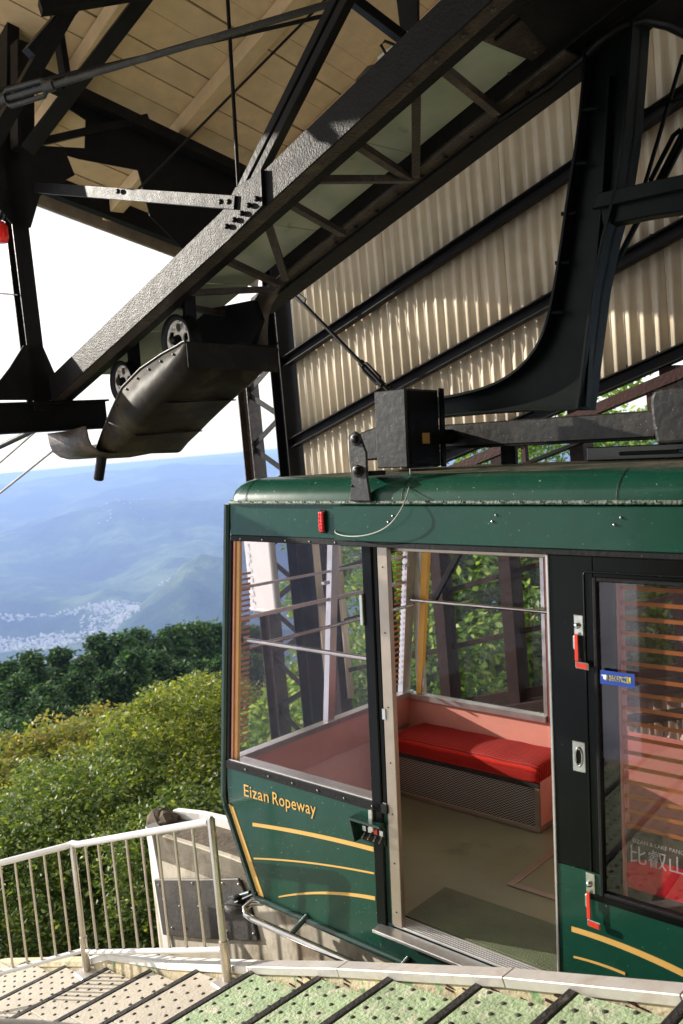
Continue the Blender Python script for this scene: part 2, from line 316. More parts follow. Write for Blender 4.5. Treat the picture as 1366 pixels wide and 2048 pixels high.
# ================================================================== THE STATION
zr0 = 6.44
def roofz(s, n, k=zr0): return k - SL*s - .243*n
ROOF = thing('station_roof', 'sloping boarded roof of the station, cream planks seen from below with open sky past its eave', 'roof', 'B', (8.8, 3, roofz(8.8, 3)))
rng = random.Random(3)
edges = [8.86, 8.62, 8.36, 8.08, 7.84, 7.60, 7.33, 7.08, 6.82, 6.56, 6.25, 5.99, 5.80, 5.61, 5.43, 5.15, 4.88, 4.6, 4.3, 4.0]
while edges[-1] > -5: edges.append(edges[-1]-.3)
for i in range(len(edges)-1):
    s1, s0 = edges[i]-.0, edges[i+1]+rng.choice([.004, .009, .004, .016, .022])
    if s0 > 2.4:
        cuts = [-1.2, 2.9, 4.0, 5.1, 6.2, 7.15]
    else: cuts = [-1.2, 7.15]
    for j in range(len(cuts)-1):
        n0, n1 = cuts[j]+.002, cuts[j+1]-.002; dz = rng.uniform(0, .006)
        b_ = MB(); P = [(s0, n0), (s1, n0), (s1, n1), (s0, n1)]
        b_.add([(a, c, roofz(a, c)+dz) for a, c in P]+[(a, c, roofz(a, c)+dz+.02) for a, c in P], [(0, 3, 2, 1), (4, 5, 6, 7), (0, 1, 5, 4), (1, 2, 6, 5), (2, 3, 7, 6), (3, 0, 4, 7)])
        b_.build('plank', M_cream, ROOF)
P = [(-5, -1.25), (8.9, -1.25), (8.9, 7.2), (-5, 7.2)]
MB().add([(a, c, roofz(a, c)+.035) for a, c in P]+[(a, c, roofz(a, c)+.06) for a, c in P], [(0, 3, 2, 1), (4, 5, 6, 7), (0, 1, 5, 4), (1, 2, 6, 5), (2, 3, 7, 6), (3, 0, 4, 7)]).build('roof_sheet', M_bblk, ROOF)
for n_ in (-.4, .7, 1.8, 2.9, 4.0, 5.08, 6.17):
    b_ = MB().bar((8.7, n_, roofz(8.7, n_)-.062), (-4.9, n_, roofz(-4.9, n_)-.062), .16, .13)
    b_.build('rafter', M_cream, ROOF, .006)
    if n_ in (4.0, 5.08, 6.17):
        MB().prism([(7.30, n_-.055, roofz(7.3, n_)-.125), (7.30, n_+.055, roofz(7.3, n_)-.125), (7.42, n_+.10, roofz(7.42, n_)-.125), (7.42, n_-.10, roofz(7.42, n_)-.125)], (0, 0, -.05)).build('rafter_bracket', M_cream, ROOF, .004)
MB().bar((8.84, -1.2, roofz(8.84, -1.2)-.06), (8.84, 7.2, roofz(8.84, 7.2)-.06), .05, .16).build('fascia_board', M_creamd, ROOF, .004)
MB().bar((8.56, -1.2, roofz(8.56, -1.2)-.08), (8.56, 7.2, roofz(8.56, 7.2)-.08), .12, .20).build('eave_beam', M_bblk, ROOF, .004)
MB().bar((8.70, -1.2, roofz(8.7, -1.2)-.03), (8.70, 7.2, roofz(8.7, 7.2)-.03), .16, .03).build('eave_strip', M_greend, ROOF, .003)

# ---- side wall of corrugated sheets
WALL = thing('corrugated_wall', 'tall side wall of cream corrugated metal sheets behind the green cabin', 'wall', 'B', (4, 7, -3))
def sheet(s1, s0, za, zb, dn):
    k = 12; ns = int(round((s1-s0)/.13))*k; b_ = MB(); v = []
    for i in range(ns+1):
        s_ = s1-(s1-s0)*i/ns; dn2 = .021*math.cos(2*math.pi*(s_/.13)); dn2 = dn2*(1-.25*abs(math.sin(2*math.pi*s_/.13)))
        v += [(s_, 7+dn+dn2, za-SL*s_), (s_, 7+dn+dn2, zb-SL*s_)]
    f = [(2*i, 2*i+2, 2*i+3, 2*i+1) for i in range(ns)]
    m_ = b_.add(v, f, True).build('corrugated_sheet', M_corr, WALL)
    so_ = m_.modifiers.new('thick', 'SOLIDIFY'); so_.thickness = .0015
jr = random.Random(5)
for r_, (za, zb) in enumerate([(1.36, 2.42), (2.34, 3.39), (3.31, 4.66)]):
    s1 = 8.06
    while s1 > 0:
        sheet(s1, s1-.78, za+jr.uniform(-.02, .02), zb, .012*r_+.003*jr.random()); s1 -= .78
for (za, zb) in ((.3, 1.40), (-.9, .34)): sheet(8.06, 7.54, za, zb, 0)
s1 = 4.42
while s1 > 0: sheet(s1, s1-.78, -3.6, -1.35, 0); s1 -= .78
FRAME = thing('steel_frame', 'black riveted steel frame of the station with column, braces and wall girts', 'steel frame', 'B', (7.1, 3.3, .3))
for zg in (1.40, 2.34, 3.31):
    p0, p1 = (8.1, 6.90, zg-SL*8.1), (0, 6.90, zg)
    MB().ext([(-.05, -.06), (.05, -.06), (.05, -.045), (-.035, -.045), (-.035, .045), (.05, .045), (.05, .06), (-.05, .06)], p1, p0).build('girt', M_bblk, FRAME, .003)
    for k in range(18):
        s_ = 7.9-k*.26-.02*(k % 3); bolt(FRAME, (s_, 6.93, zg+.066-SL*s_), (0, -.3, 1), .008, .03, name='hook_bolt')
# columns at the end of the wall
MB().ibeam((8.2, 6.95, -4), (8.2, 6.95, 2.6), .26, .20, .014, up=(1, 0, 0)).build('column', M_blk, FRAME, .002)
MB().ibeam((8.93, 6.95, -4.5), (8.93, 6.95, 1.3), .20, .20, .014, up=(1, 0, 0)).build('column', M_brn, FRAME, .002)
for k in range(16):
    z_ = -4+k*.34; a, c = (8.30, 8.86) if k % 2 else (8.86, 8.30)
    MB().bar((a, 6.9, z_), (c, 6.9, z_+.30), .012, .07, up=(0, 0, 1)).build('lacing_bar', M_bblk, FRAME, .001)
# inner tie rod with turnbuckle in front of the wall
def rod(p0, p1, r, tb=None, m=M_bblk, parent=FRAME, nm='tie_rod'):
    p0, p1 = np.array(p0), np.array(p1); o = MB().tube([p0, p1], r, 8).build(nm, m, parent)
    if tb:
        d = (p1-p0)/np.linalg.norm(p1-p0); c = p0+(p1-p0)*tb; e = np.cross(d, (0, 1, .2)); e /= np.linalg.norm(e)
        b_ = MB()
        for g in (-1, 1): b_.tube([c-d*.15+e*g*r*.6, c-d*.12+e*g*r*2.1, c+d*.12+e*g*r*2.1, c+d*.15+e*g*r*.6], r*.75, 7)
        for g in (-1, 1): b_.tube([c+d*g*.13, c+d*g*.2], r*1.7, 8)
        b_.build('turnbuckle', m, o)
    return o
rod(pb(572, 572, n=6.6), pb(785, 790, n=6.6), .022, .82)
MB().bar(pb(565, 570, n=6.6), pb(610, 605, n=6.6), .02, .09).build('rod_lug', M_bblk, FRAME, .003)

# ---- portal frame (plane s=7.1): column, cross beam, roof truss
def F7(x, y, s=7.1): return pb(x, y, s=s)
def pplate(name, pts, s=7.1, th=.02, m=M_bblk, parent=None, **k):
    return MB().prism([pb(x, y, s=s) for x, y in pts], (th, 0, 0)).build(name, m, parent or FRAME, .002, **k)
c0 = F7(75, 790); c1 = F7(45, 430)
MB().ibeam((7.1, c0[1], .5), (7.1, c0[1]-.015, 2.55), .14, .14, .014, up=(1, 0, 0)).build('column', M_bblk, FRAME, .002)
pplate('gusset_plate', [(-30, 800), (20, 735), (48, 690), (85, 690), (118, 765), (118, 800)], 7.03)
pplate('gusset_plate', [(-60, 270), (60, 285), (130, 300), (150, 350), (110, 372), (80, 392), (62, 455), (30, 455), (-15, 400), (-60, 380)], 7.03)
MB().ibeam((7.1, -1.5, .45), (7.1, 3.92, .45), .16, .25, .016).build('cross_beam', M_bblk, FRAME, .002)
pplate('truss_plate', [(155, 190), (400, 307), (560, 385), (440, 475), (380, 512), (300, 432), (287, 378), (276, 340), (160, 318), (60, 290), (170, 296), (172, 240), (120, 205)], 7.15, .015)
MB().bar(pb(60, 145, s=7.1), pb(560, 382, s=7.1), .16, .10).build('truss_chord', M_blk, FRAME, .003)
MB().angle(pb(40, 300, s=7.05), pb(300, 240, s=7.05), .05, .06).build('truss_web', M_bblk, FRAME, .002)
MB().bar(pb(20, 250, s=7.06), pb(100, 40, s=7.06), .07, .14, up=(1, 0, 0)).build('truss_post', M_bblk, FRAME, .002)
MB().bar(pb(5, 430, s=7.2), pb(10, 60, s=7.2), .10, .34, up=(1, 0, 0)).build('truss_post', M_bblk, FRAME, .002)
MB().bar(pb(45, 300, s=6.9), pb(45, 90, s=6.9), .14, .14, up=(1, 0, 0)).build('truss_post', M_bblk, FRAME, .002)
# braces
MB().ext([(-.055, -.03), (.055, -.03), (.055, .03), (-.055, .03)], pb(55, 300, s=6.8), pb(330, -60, s=5.6), up=(1, 0, 0)).build('knee_brace', M_bblk, FRAME, .003)
MB().bar(pb(-40, 330, s=6.6), pb(170, -40, s=6.0), .10, .12, up=(1, 0, 0)).build('knee_brace', M_bblk, FRAME, .003)
MB().bar(pb(130, 150, s=6.4), pb(110, 20, s=6.4), .05, .10, up=(1, 0, 0)).build('knee_brace', M_bblk, FRAME, .003)
MB().bar(pb(60, 110, s=6.3), pb(205, -60, s=6.0), .10, .20, up=(1, 0, 0)).build('roof_beam', M_bblk, FRAME, .003)
MB().bar(pb(80, 15, s=5.9), pb(420, -40, s=5.4), .08, .14, up=(1, 0, 0)).build('roof_beam', M_bblk, FRAME, .003)
# long rod pair with turnbuckle at the left
rod(pd(-70, 222, 5.6), pd(760, -22, 5.0), .022, .16, M_ltbk)
rod(pd(-70, 195, 6.3), pd(700, 20, 6.0), .015, None, M_bblk)
rod(pb(453, -40, n=3.47), pb(477, 372, n=3.47), .012)
rod(pd(660, -10, 6.5), pd(270, 385, 7.2), .010)
# bright strut from the node to the girder gusset
q0, q1 = pb(70, 375, n=3.36), pb(470, 405, n=3.36)
MB().ext([(-.006, -.04), (.05, -.04), (.05, -.032), (.006, -.032), (.006, .04), (-.006, .04)], q0, q1).build('strut', M_blk, FRAME, .002)
for x in (238,): bolt(FRAME, pb(x, 383, n=3.345), (0, -1, 0), .018, .02)
# double channel strut rising to the upper right
q0, q1 = pb(488, 392, n=3.46), pb(700, -30, n=3.46)
for g in (-.036, .036):
    MB().ext([(g-.026, -.03), (g+.026, -.03), (g+.026, .03), (g-.026, .03)], q0, q1, up=(0, 1, 0)).build('brace', M_bblk, FRAME, .004)
MB().bar(pb(680, -20, n=3.6), pb(830, 95, n=3.9), .08, .05).build('brace', M_bblk, FRAME, .004)
MB().prism([pb(x, y, n=4.0) for x, y in ((790, -20), (835, -20), (835, 65), (800, 60))], (0, .02, 0)).build('gusset_plate', M_bblk, FRAME, .002)

# ---- track girder: two chords, lacing, cover panels
GIRD = thing('track_girder', 'black laced steel track girder slanting down across the roof space to the rope guide tray', 'girder', 'B', (7, 3.9, .6))
def zl(s, k): return k - SL*s
MB().ext([(0, 0), (.10, 0), (.10, .012), (.012, .012), (.012, .175), (0, .175)], (7.12, 3.5, zl(7.12, 2.565)), (1.0, 3.5, zl(1.0, 2.565))).build('left_chord', M_blk, GIRD, .002)
# bottom leg faces the camera's right: put it toward the inside
MB().bar((7.1, 3.452, zl(7.1, 2.560)), (1.0, 3.452, zl(1, 2.560)), .11, .012).build('chord_flange', M_brn, GIRD, .002)
MB().bar((7.1, 3.397, zl(7.1, 2.648)), (1.0, 3.397, zl(1, 2.648)), .014, .19).build('chord_web', M_blk, GIRD, .003)
rc = [(5.15, zl(5.15, 2.62)), (3.6, zl(3.6, 2.62)), (2.35, zl(2.35, 2.62))]
MB().bar((4.98, 4.29, zl(4.98, 2.63)), (2.5, 4.29, zl(2.5, 2.63)), .13, .02).build('right_chord', M_brn, GIRD, .003)
MB().bar((5.45, 4.455, zl(5.45, 2.665)), (.8, 4.455, zl(.8, 2.665)), .19, .12).build('right_chord_web', M_bblk, GIRD, .003)
MB().bar((4.9, 4.23, zl(4.9, 2.70)), (1.0, 4.23, zl(1, 2.70)), .014, .12).build('chord_web', M_blk, GIRD, .003)
# curled end of right chord
pts = [(2.6, .0), (4.98, 0), (5.12, -.012), (5.22, -.05), (5.28, -.12), (5.31, -.22), (5.32, -.36)]
b_ = MB(); vs = []
for s_, dz in pts[1:]:
    z_ = zl(s_, 2.63)+dz
    vs += [(s_, 4.20, z_), (s_, 4.37, z_)]
b_.add(vs, [(2*i, 2*i+1, 2*i+3, 2*i+2) for i in range(len(pts)-2)], True)
o = b_.build('chord_end', M_brn, GIRD); m_ = o.modifiers.new('t', 'SOLIDIFY'); m_.thickness = .02; m_.offset = 0
for a, c in [((845, 165), (838, 330)), ((868, 140), (1000, 196)), ((695, 290), (828, 335)), ((598, 398), (830, 335)), ((560, 405), (690, 447)), ((535, 432), (577, 548)),
             ((432, 520), (560, 545)), ((345, 608), (548, 558)), ((325, 622), (480, 628)), ((200, 716), (300, 722))]:
    p0 = pb(*a, n=3.47); p1 = pb(*c, n=4.27); k0 = 2.585-(p0[2]+SL*p0[0]); k1 = 2.585-(p1[2]+SL*p1[0])
    p0[2] += k0; p1[2] += k1
    MB().angle(p0, p1, .05, .04, .008).build('lacing_bar', M_brn, GIRD, .001)
for s_, e_ in ((6.95, 6.1), (6.09, 5.3), (5.29, 4.5), (4.49, 3.6), (3.59, 2.72)):
    b_ = MB(); P = [(s_, 3.41), (e_, 3.41), (e_, 4.22), (s_, 4.22)]
    b_.add([(a, c, zl(a, 2.735)) for a, c in P]+[(a, c, zl(a, 2.75)) for a, c in P], [(0, 3, 2, 1), (4, 5, 6, 7), (0, 1, 5, 4), (1, 2, 6, 5), (2, 3, 7, 6), (3, 0, 4, 7)]).build('cover_panel', M_sage, GIRD)
P = [(2.70, 3.41), (.6, 3.41), (.6, 4.25), (2.70, 4.25)]
MB().add([(a, c, zl(a, 2.70)) for a, c in P]+[(a, c, zl(a, 2.72)) for a, c in P], [(0, 3, 2, 1), (4, 5, 6, 7), (0, 1, 5, 4), (1, 2, 6, 5), (2, 3, 7, 6), (3, 0, 4, 7)]).build('dark_cover_panel', M_brn, GIRD)
for nn_ in (3.72, 3.84): MB().bar((2.66, nn_, zl(2.66, 2.692)), (.7, nn_, zl(.7, 2.692)), .012, .016).build('cover_rib', M_bblk, GIRD)
for k in range(6):
    s_ = 2.9-k*.17
    bolt(GIRD, (s_, 3.45, zl(s_, 2.552)), (0, 0, -1), .014, .012, M_brn); bolt(GIRD, (s_-.1, 4.15, zl(s_-.1, 2.69)), (0, 0, -1), .012, .012, M_brn)
# wide black soffit where the girder turns over the hanger arm
MB().prism([pb(x, y, z0=2.66) for x, y in ((1140, 150), (1185, 88), (1235, 50), (1285, 42), (1330, 58), (1400, 95), (1420, -120), (900, -120))], (0, 0, .03)).build('soffit_plate', M_bblk, GIRD, .004)
rim = [(1000, 240), (1100, 172), (1160, 122), (1200, 82), (1240, 52), (1285, 40), (1335, 52), (1400, 84)]
MB().tube([pb(x, y, z0=2.60) for x, y in rim], .022, 8).build('soffit_rim', M_bblk, GIRD)
# gusset plate with bolts at the strut
GP = MB().prism([pb(x, y, n=3.372) for x, y in ((437, 440), (470, 375), (522, 343), (526, 410), (452, 485))], (0, .012, 0)).build('gusset_plate', M_blk, GIRD, .002)
for x, y in ((516, 398), (500, 411), (486, 427), (471, 440), (456, 453), (444, 404), (460, 404)): bolt(GP, pb(x, y, n=3.366), (0, -1, 0), .017, .022)
MB().bar(pb(524, 340, n=3.376), pb(527, 412, n=3.376), .03, .012).build('stiffener', M_bblk, GP)
for x, y in ((180, 800), (290, 725), (445, 530)):
    p = pb(x, y, n=3.5)
for k in range(16):
    s_ = 4.4-.2*k; 
    if s_ > 2.7: bolt(GIRD, (s_, 4.31, zl(s_, 2.618)), (0, 0, -1), .014, .012, M_bblk)

# ---- rope guide tray under the girder
TRAY = thing('rope_guide_tray', 'dark oily sheet metal tray hanging under the low end of the track girder', 'tray', 'B', (6, 3.9, 0))
ST = []
prof_s = [(5.14, .78, .80), (5.17, .66, .80), (5.24, .60, .785), (5.45, .50, .755), (5.75, .375, .69), (6.05, .25, .58), (6.25, .165, .42), (6.42, .10, .27), (6.56, .055, .13)]; b_ = MB(); K = 12
b_ = MB(); K = 12
for s_, zb, zt in prof_s:
    n0, n1 = 3.5, 4.32+.02*math.sin(s_*3); fl = min(.12, (zt-zb)*.8+.01)
    sec = [(n0, zt)]
    for j in range(5): q = math.pi/2*j/4; sec.append((n0+fl*(1-math.cos(q)), zb+fl*(1-math.sin(q))))
    sec.append((n0+(n1-n0)*.35, zb-.006)); sec.append((n0+(n1-n0)*.6, zb+.012))
    for j in range(5): q = math.pi/2*(4-j)/4; sec.append((n1-fl*(1-math.cos(q)), zb+fl*(1-math.sin(q))))
    sec.append((n1, zt-.25*(zt-zb)))
    K = len(sec); ST += [(s_, a, z_) for a, z_ in sec]
b_.add(ST, [(i*K+j, i*K+j+1, (i+1)*K+j+1, (i+1)*K+j) for i in range(len(prof_s)-1) for j in range(K-1)], True)
o = b_.build('tray_pan', M_tray, TRAY); m_ = o.modifiers.new('t', 'SOLIDIFY'); m_.thickness = .008; m_.offset = 0
o = MB().prism([(5.135, 3.5, .62), (5.135, 4.3, .58), (5.13, 4.32, .76), (5.13, 3.5, .80)], (.008, 0, 0)).build('end_lip', M_tray, TRAY, .002)
MB().tube([(a, 3.495, t_) for a, _, t_ in prof_s], .009, 7).build('rolled_edge', M_ltbk, TRAY)
for k in range(7):
    s_ = 5.3+k*.17; z_ = float(np.interp(s_, [p_[0] for p_ in prof_s], [p_[2] for p_ in prof_s]))-.045
    bolt(TRAY, (s_, 3.494, z_), (0, -1, 0), .010, .008, M_ltbk)
for s_ in (5.62, 6.12):
    za_ = float(np.interp(s_, [p_[0] for p_ in prof_s], [p_[1] for p_ in prof_s]))-.012
    MB().bar((s_, 3.60, za_), (s_, 4.24, za_+.004), .030, .010).build('tray_seam', M_tray, TRAY, .002)
# nose box
b_ = MB(); sec = [(3.36, .05), (3.38, -.01), (3.44, -.06), (3.52, -.085), (3.60, -.09)]
v = []
for s_, dz, e in ((6.42, .17, 0), (6.75, .155, 0), (7.1, .16, 0)):
    v += [(s_, a, z_+dz) for a, z_ in [(3.35, .15)]+sec+[(3.70, .02)]]
b_.add(v, [(i*7+j, i*7+j+1, (i+1)*7+j+1, (i+1)*7+j) for i in range(2) for j in range(6)], True)
o = b_.build('nose', M_brn, TRAY); m_ = o.modifiers.new('t', 'SOLIDIFY'); m_.thickness = .012
MB().tube([pb(205, 905, n=3.55), pb(197, 958, n=3.55)], .042, 10).build('drain_pipe', M_bblk, TRAY)
MB().prism([pb(x, y, n=4.12) for x, y in ((380, 625), (505, 600), (520, 640), (500, 700), (470, 700), (330, 712), (345, 660))], (0, .05, 0)).build('side_cheek', M_bblk, TRAY, .003)

# ---- sheaves
def sheave(x, y, r, label):
    c = pb(x, y, n=3.62); th = thing('rope_sheave', label, 'pulley wheel', 'B', c, 'rope sheaves above the tray')
    MB().lathe([(r*.80, -.03), (r, -.05), (r*1.02, -.045), (r*.93, -.01), (r*.93, .01), (r*1.02, .045), (r, .05), (r*.80, .03), (r*.80, -.03)], c, (0, 1, 0), 28).build('rim', M_bblk, th)
    # web with round holes: ring of wedge plates around holes
    b_ = MB(); nh = 5; seg = 40; hole = r*.17; mid = r*.52
    inner, outer = r*.20, r*.82; rings = 9
    v = []; f = []
    for i in range(rings):
        rr = inner+(outer-inner)*i/(rings-1)
        for j in range(seg*2): q = math.pi*j/seg; v.append((c[0]+rr*math.cos(q), c[1]-.022, c[2]+rr*math.sin(q)))
    for i in range(rings-1):
        for j in range(seg*2):
            rr = inner+(outer-inner)*(i+.5)/(rings-1); q = math.pi*(j+.5)/seg; x_, z_ = rr*math.cos(q), rr*math.sin(q); ok = True
            for h in range(nh):
                qh = 2*math.pi*h/nh+.5
                if math.hypot(x_-mid*math.cos(qh), z_-mid*math.sin(qh)) < hole: ok = False
            if ok: f.append((i*seg*2+j, i*seg*2+(j+1) % (seg*2), (i+1)*seg*2+(j+1) % (seg*2), (i+1)*seg*2+j))
    b_.add(v, f, True); o = b_.build('web', M_orw, th); m_ = o.modifiers.new('t', 'SOLIDIFY'); m_.thickness = .012
    MB().lathe([(0, -.075), (r*.13, -.075), (r*.16, -.06), (r*.24, -.03), (r*.24, .05)], c, (0, 1, 0), 18).build('hub', M_bblk, th)
    MB().bar(c+np.array([-.02, .07, -.15]), c+np.array([-.05, .07, .32]), .03, .10, up=(0, 1, 0)).build('bracket', M_bblk, th, .003)
sheave(362, 682, .185, 'upper rope sheave with round holes, above the middle of the tray')
sheave(252, 764, .165, 'lower rope sheave with round holes, nearest the column')
# ropes
def cable(name, label, pts, r, m=M_rope):
    th = thing(name, label, 'cable', 'B', pts[0]); MB().tube(pts, r, 8).build('strand', m, th); return th
cable('haul_rope', 'thin haul rope running from the tray nose down to the valley at far left', [pb(165, 855, n=3.5), pb(105, 902, n=3.5), pb(0, 986, n=3.45), pb(-260, 1200, n=3.4)], .011)
cable('track_rope', 'thick track rope leaving below the black cross beam at the left edge', [pd(90, 850, 7.4), pd(0, 893, 8.5), pd(-250, 1010, 12)], .028, M_bblk)
cable('haul_rope', 'second thin rope just under the thick track rope at the left edge', [pd(72, 862, 7.6), pd(0, 925, 8.6), pd(-200, 1090, 12)], .010)
cable('wire', 'short thin wire reaching the steel column from the left edge, against white sky', [pd(36, 590, 7.2), pd(15, 588, 7.3), pd(-30, 585, 7.5)], .006, M_bblk)
LN = thing('red_signal_lamp', 'small red lamp hanging at the left edge beside the column head', 'lamp', 'B', pd(2, 460, 7.0))
MB().lathe([(0, -.09), (.05, -.09), (.065, -.05), (.065, .03), (.04, .07), (0, .08)], pd(0, 462, 7.0), (0, 0, 1), 14).build('lens', M_red, LN)
MB().tube([pd(0, 440, 7.0), pd(4, 425, 7.0), pd(12, 430, 7.0), pd(8, 442, 7.0)], .012, 7).build('hook', M_bblk, LN)
# pipe / lamp fitting in the roof corner by the girder
FIT = thing('conduit_fitting', 'pale rounded conduit box and bent pipe tucked above the girder under the roof', 'conduit', 'B', pb(740, 160, n=4.2))
MB().tube([pb(x, y, n=4.0) for x, y in ((715, 195), (722, 165), (742, 142), (765, 138))], .035, 8).build('housing', M_ltbk, FIT)
MB().tube([pb(x, y, n=3.9) for x, y in ((795, 92), (770, 82), (762, 90), (772, 108), (800, 96))], .009, 6).build('bent_pipe', M_bblk, FIT)
MB().bar(pb(760, 128, n=4.0), pb(850, 60, n=4.0), .05, .08).build('trunking', M_sage, FIT, .01)

# ---- window wall below the corrugated sheets
WIN = thing('window_wall', 'long row of dirty brown-framed windows under the corrugated wall, trees outside', 'windows', 'B', (4, 7, -3.5))
ps = [7.72, 6.86, 6.0, 5.12, 4.24, 3.36, 2.48, 1.6, .72]
for i, s_ in enumerate(ps):
    MB().box((s_-.07, 6.90, -1.32-SL*s_), (s_+.07, 7.08, 1.34-SL*s_)).build('window_post', M_post2, WIN, .003)
for i in range(len(ps)-1):
    sa, sb = ps[i]-.07, ps[i+1]+.07
    b_ = MB()
    for k in (-1.18, -.56, .04, .66, 1.28): b_.bar((sa, 7.02, k-SL*sa), (sb, 7.02, k-SL*sb), .045, .05 if k > -1.1 else .10)
    fr_ = b_.build('window_frame', M_post2, WIN, .002)
    for k in (-1.13, -.535, .065, .685):
        b_ = MB(); h = .57
        b_.add([(sa, 7.03, k-SL*sa), (sb, 7.03, k-SL*sb), (sb, 7.03, k+h-SL*sb), (sa, 7.03, k+h-SL*sa), (sa, 7.034, k-SL*sa), (sb, 7.034, k-SL*sb), (sb, 7.034, k+h-SL*sb), (sa, 7.034, k+h-SL*sa)],
               [(0, 3, 2, 1), (4, 5, 6, 7), (0, 1, 5, 4), (1, 2, 6, 5), (2, 3, 7, 6), (3, 0, 4, 7)]).build('pane', G_wall, fr_)
MB().bar((7.7, 6.98, -1.30-SL*7.7), (0, 6.98, -1.30), .22, .10).build('window_sill', M_post2, WIN, .004)
for z_ in (-1.55, -1.95, -2.4): MB().bar((7.7, 6.93, z_-SL*7.7), (0, 6.93, z_), .10, .08).build('lower_rail', M_post2, WIN, .004)
MB().box((4.45, 7.06, -7), (7.72, 7.1, -3.2)).build('lower_boarding', M_bblk, WIN)
# red brown girder seen over the cabin roof at the right
MB().bar((6.5, 6.72, 1.20-SL*6.5), (0, 6.72, 1.20), .10, .09).build('red_girder_flange', M_redbrn, WIN, .003)
MB().bar((6.5, 6.72, .98-SL*6.5), (0, 6.72, .98), .10, .03).build('red_girder_flange', M_bblk, WIN, .003)
for k in range(9):
    s_ = 5.9-k*.62; MB().bar((s_, 6.72, .98-SL*s_), (s_, 6.72, 1.16-SL*s_), .05, .05, up=(1, 0, 0)).build('red_girder_web', M_redbrn, WIN, .002)
MB().bar(pb(868, 1200, n=6.8), pb(960, 1030, n=6.8), .05, .06).build('diagonal_brace', M_bblk, WIN, .004)
# white hanging board seen through the left cabin window
SG = thing('white_signboard', 'tall white box-like signboard with faint lettering, seen through the left cabin window', 'sign', 'B', pb(515, 1150, n=6.55))
q = pb(515, 1150, n=6.5); zt = pb(505, 1020, n=6.5)[2]; zb_ = pb(515, 1220, n=6.5)[2]; sa = pb(545, 1150, n=6.5)[0]; sb = pb(493, 1150, n=6.5)[0]
MB().box((sa, 6.5, zb_), (sb, 6.6, zt)).build('board', M_white, SG, .03, seg=3)
MB().box((sa-.01, 6.49, zb_-.02), (sb+.01, 6.61, zb_+.02)).build('end_cap', M_white, SG, .01)
b_ = MB(); rg = random.Random(9)
for k in range(11):
    zc = zt-.25-k*.10; sc_ = sb-.10
    for j in range(4):
        a = sc_+rg.uniform(-.03, .03); h = zc+rg.uniform(-.03, .03)
        b_.box((a-.02, 6.496, h-.004), (a+.02, 6.499, h+.004)) if j % 2 else b_.box((a-.004, 6.496, h-.02), (a+.004, 6.499, h+.02))
b_.build('faint_lettering', M_alu, SG, kind='stuff')
# unseen back and side walls, added to cut sky light and reflections
BK = thing('shade_back_wall', 'unseen station back wall, added behind the platform to block sky light', 'wall', 'B', (-5, 3, -2))
MB().box((-5.1, -1.2, -2.5), (-4.95, 7.1, 8.2)).build('wall_panel', M_creamd, BK)
BL = thing('shade_side_wall', 'unseen station side wall left of the stairs, added to block bright sky reflections', 'wall', 'B', (1, -1.3, -2))
MB().prism([(-5, -1.25, -2.5), (3.2, -1.25, -3.5), (3.2, -1.25, 5.7), (-5, -1.25, 8.0)], (0, -.06, 0)).build('wall_panel', M_creamd, BL)

# ================================================================== STAIR PLATFORM
steps = [(8.9, -4.75), (8.2, -4.50), (7.45, -4.22), (6.70, -3.975), (5.95, -3.70), (5.30, -3.46), (4.70, -3.227), (4.10, -3.0), (3.49, -2.79), (2.95, -2.58), (2.40, -2.39), (1.92, -2.22), (1.45, -2.07), (.98, -1.93), (.5, -1.79), (.0, -1.66), (-1.2, -1.6)]
steps = [(a*1.025, c*1.025) for a, c in steps]
PL = tagp(MB().prism([(8.9, -1.3, -6.5), (8.9, -1.3, -4.9), (-1.5, -1.3, -1.75), (-4.9, -1.3, -1.7), (-4.9, -1.3, -6.5)], (0, 4.15, 0)).build('platform_base', M_conc), kind='structure')
PL.matrix_world = Matrix([[BM[0][i], BM[1][i], BM[2][i], 0] for i in range(3)] + [[0, 0, 0, 1]])
STA = thing('platform_stairs', 'broad shallow stairs of studded tiles with black edging beside the cabin, green then cream', 'stairs', 'B', (4, 2, -3.3))
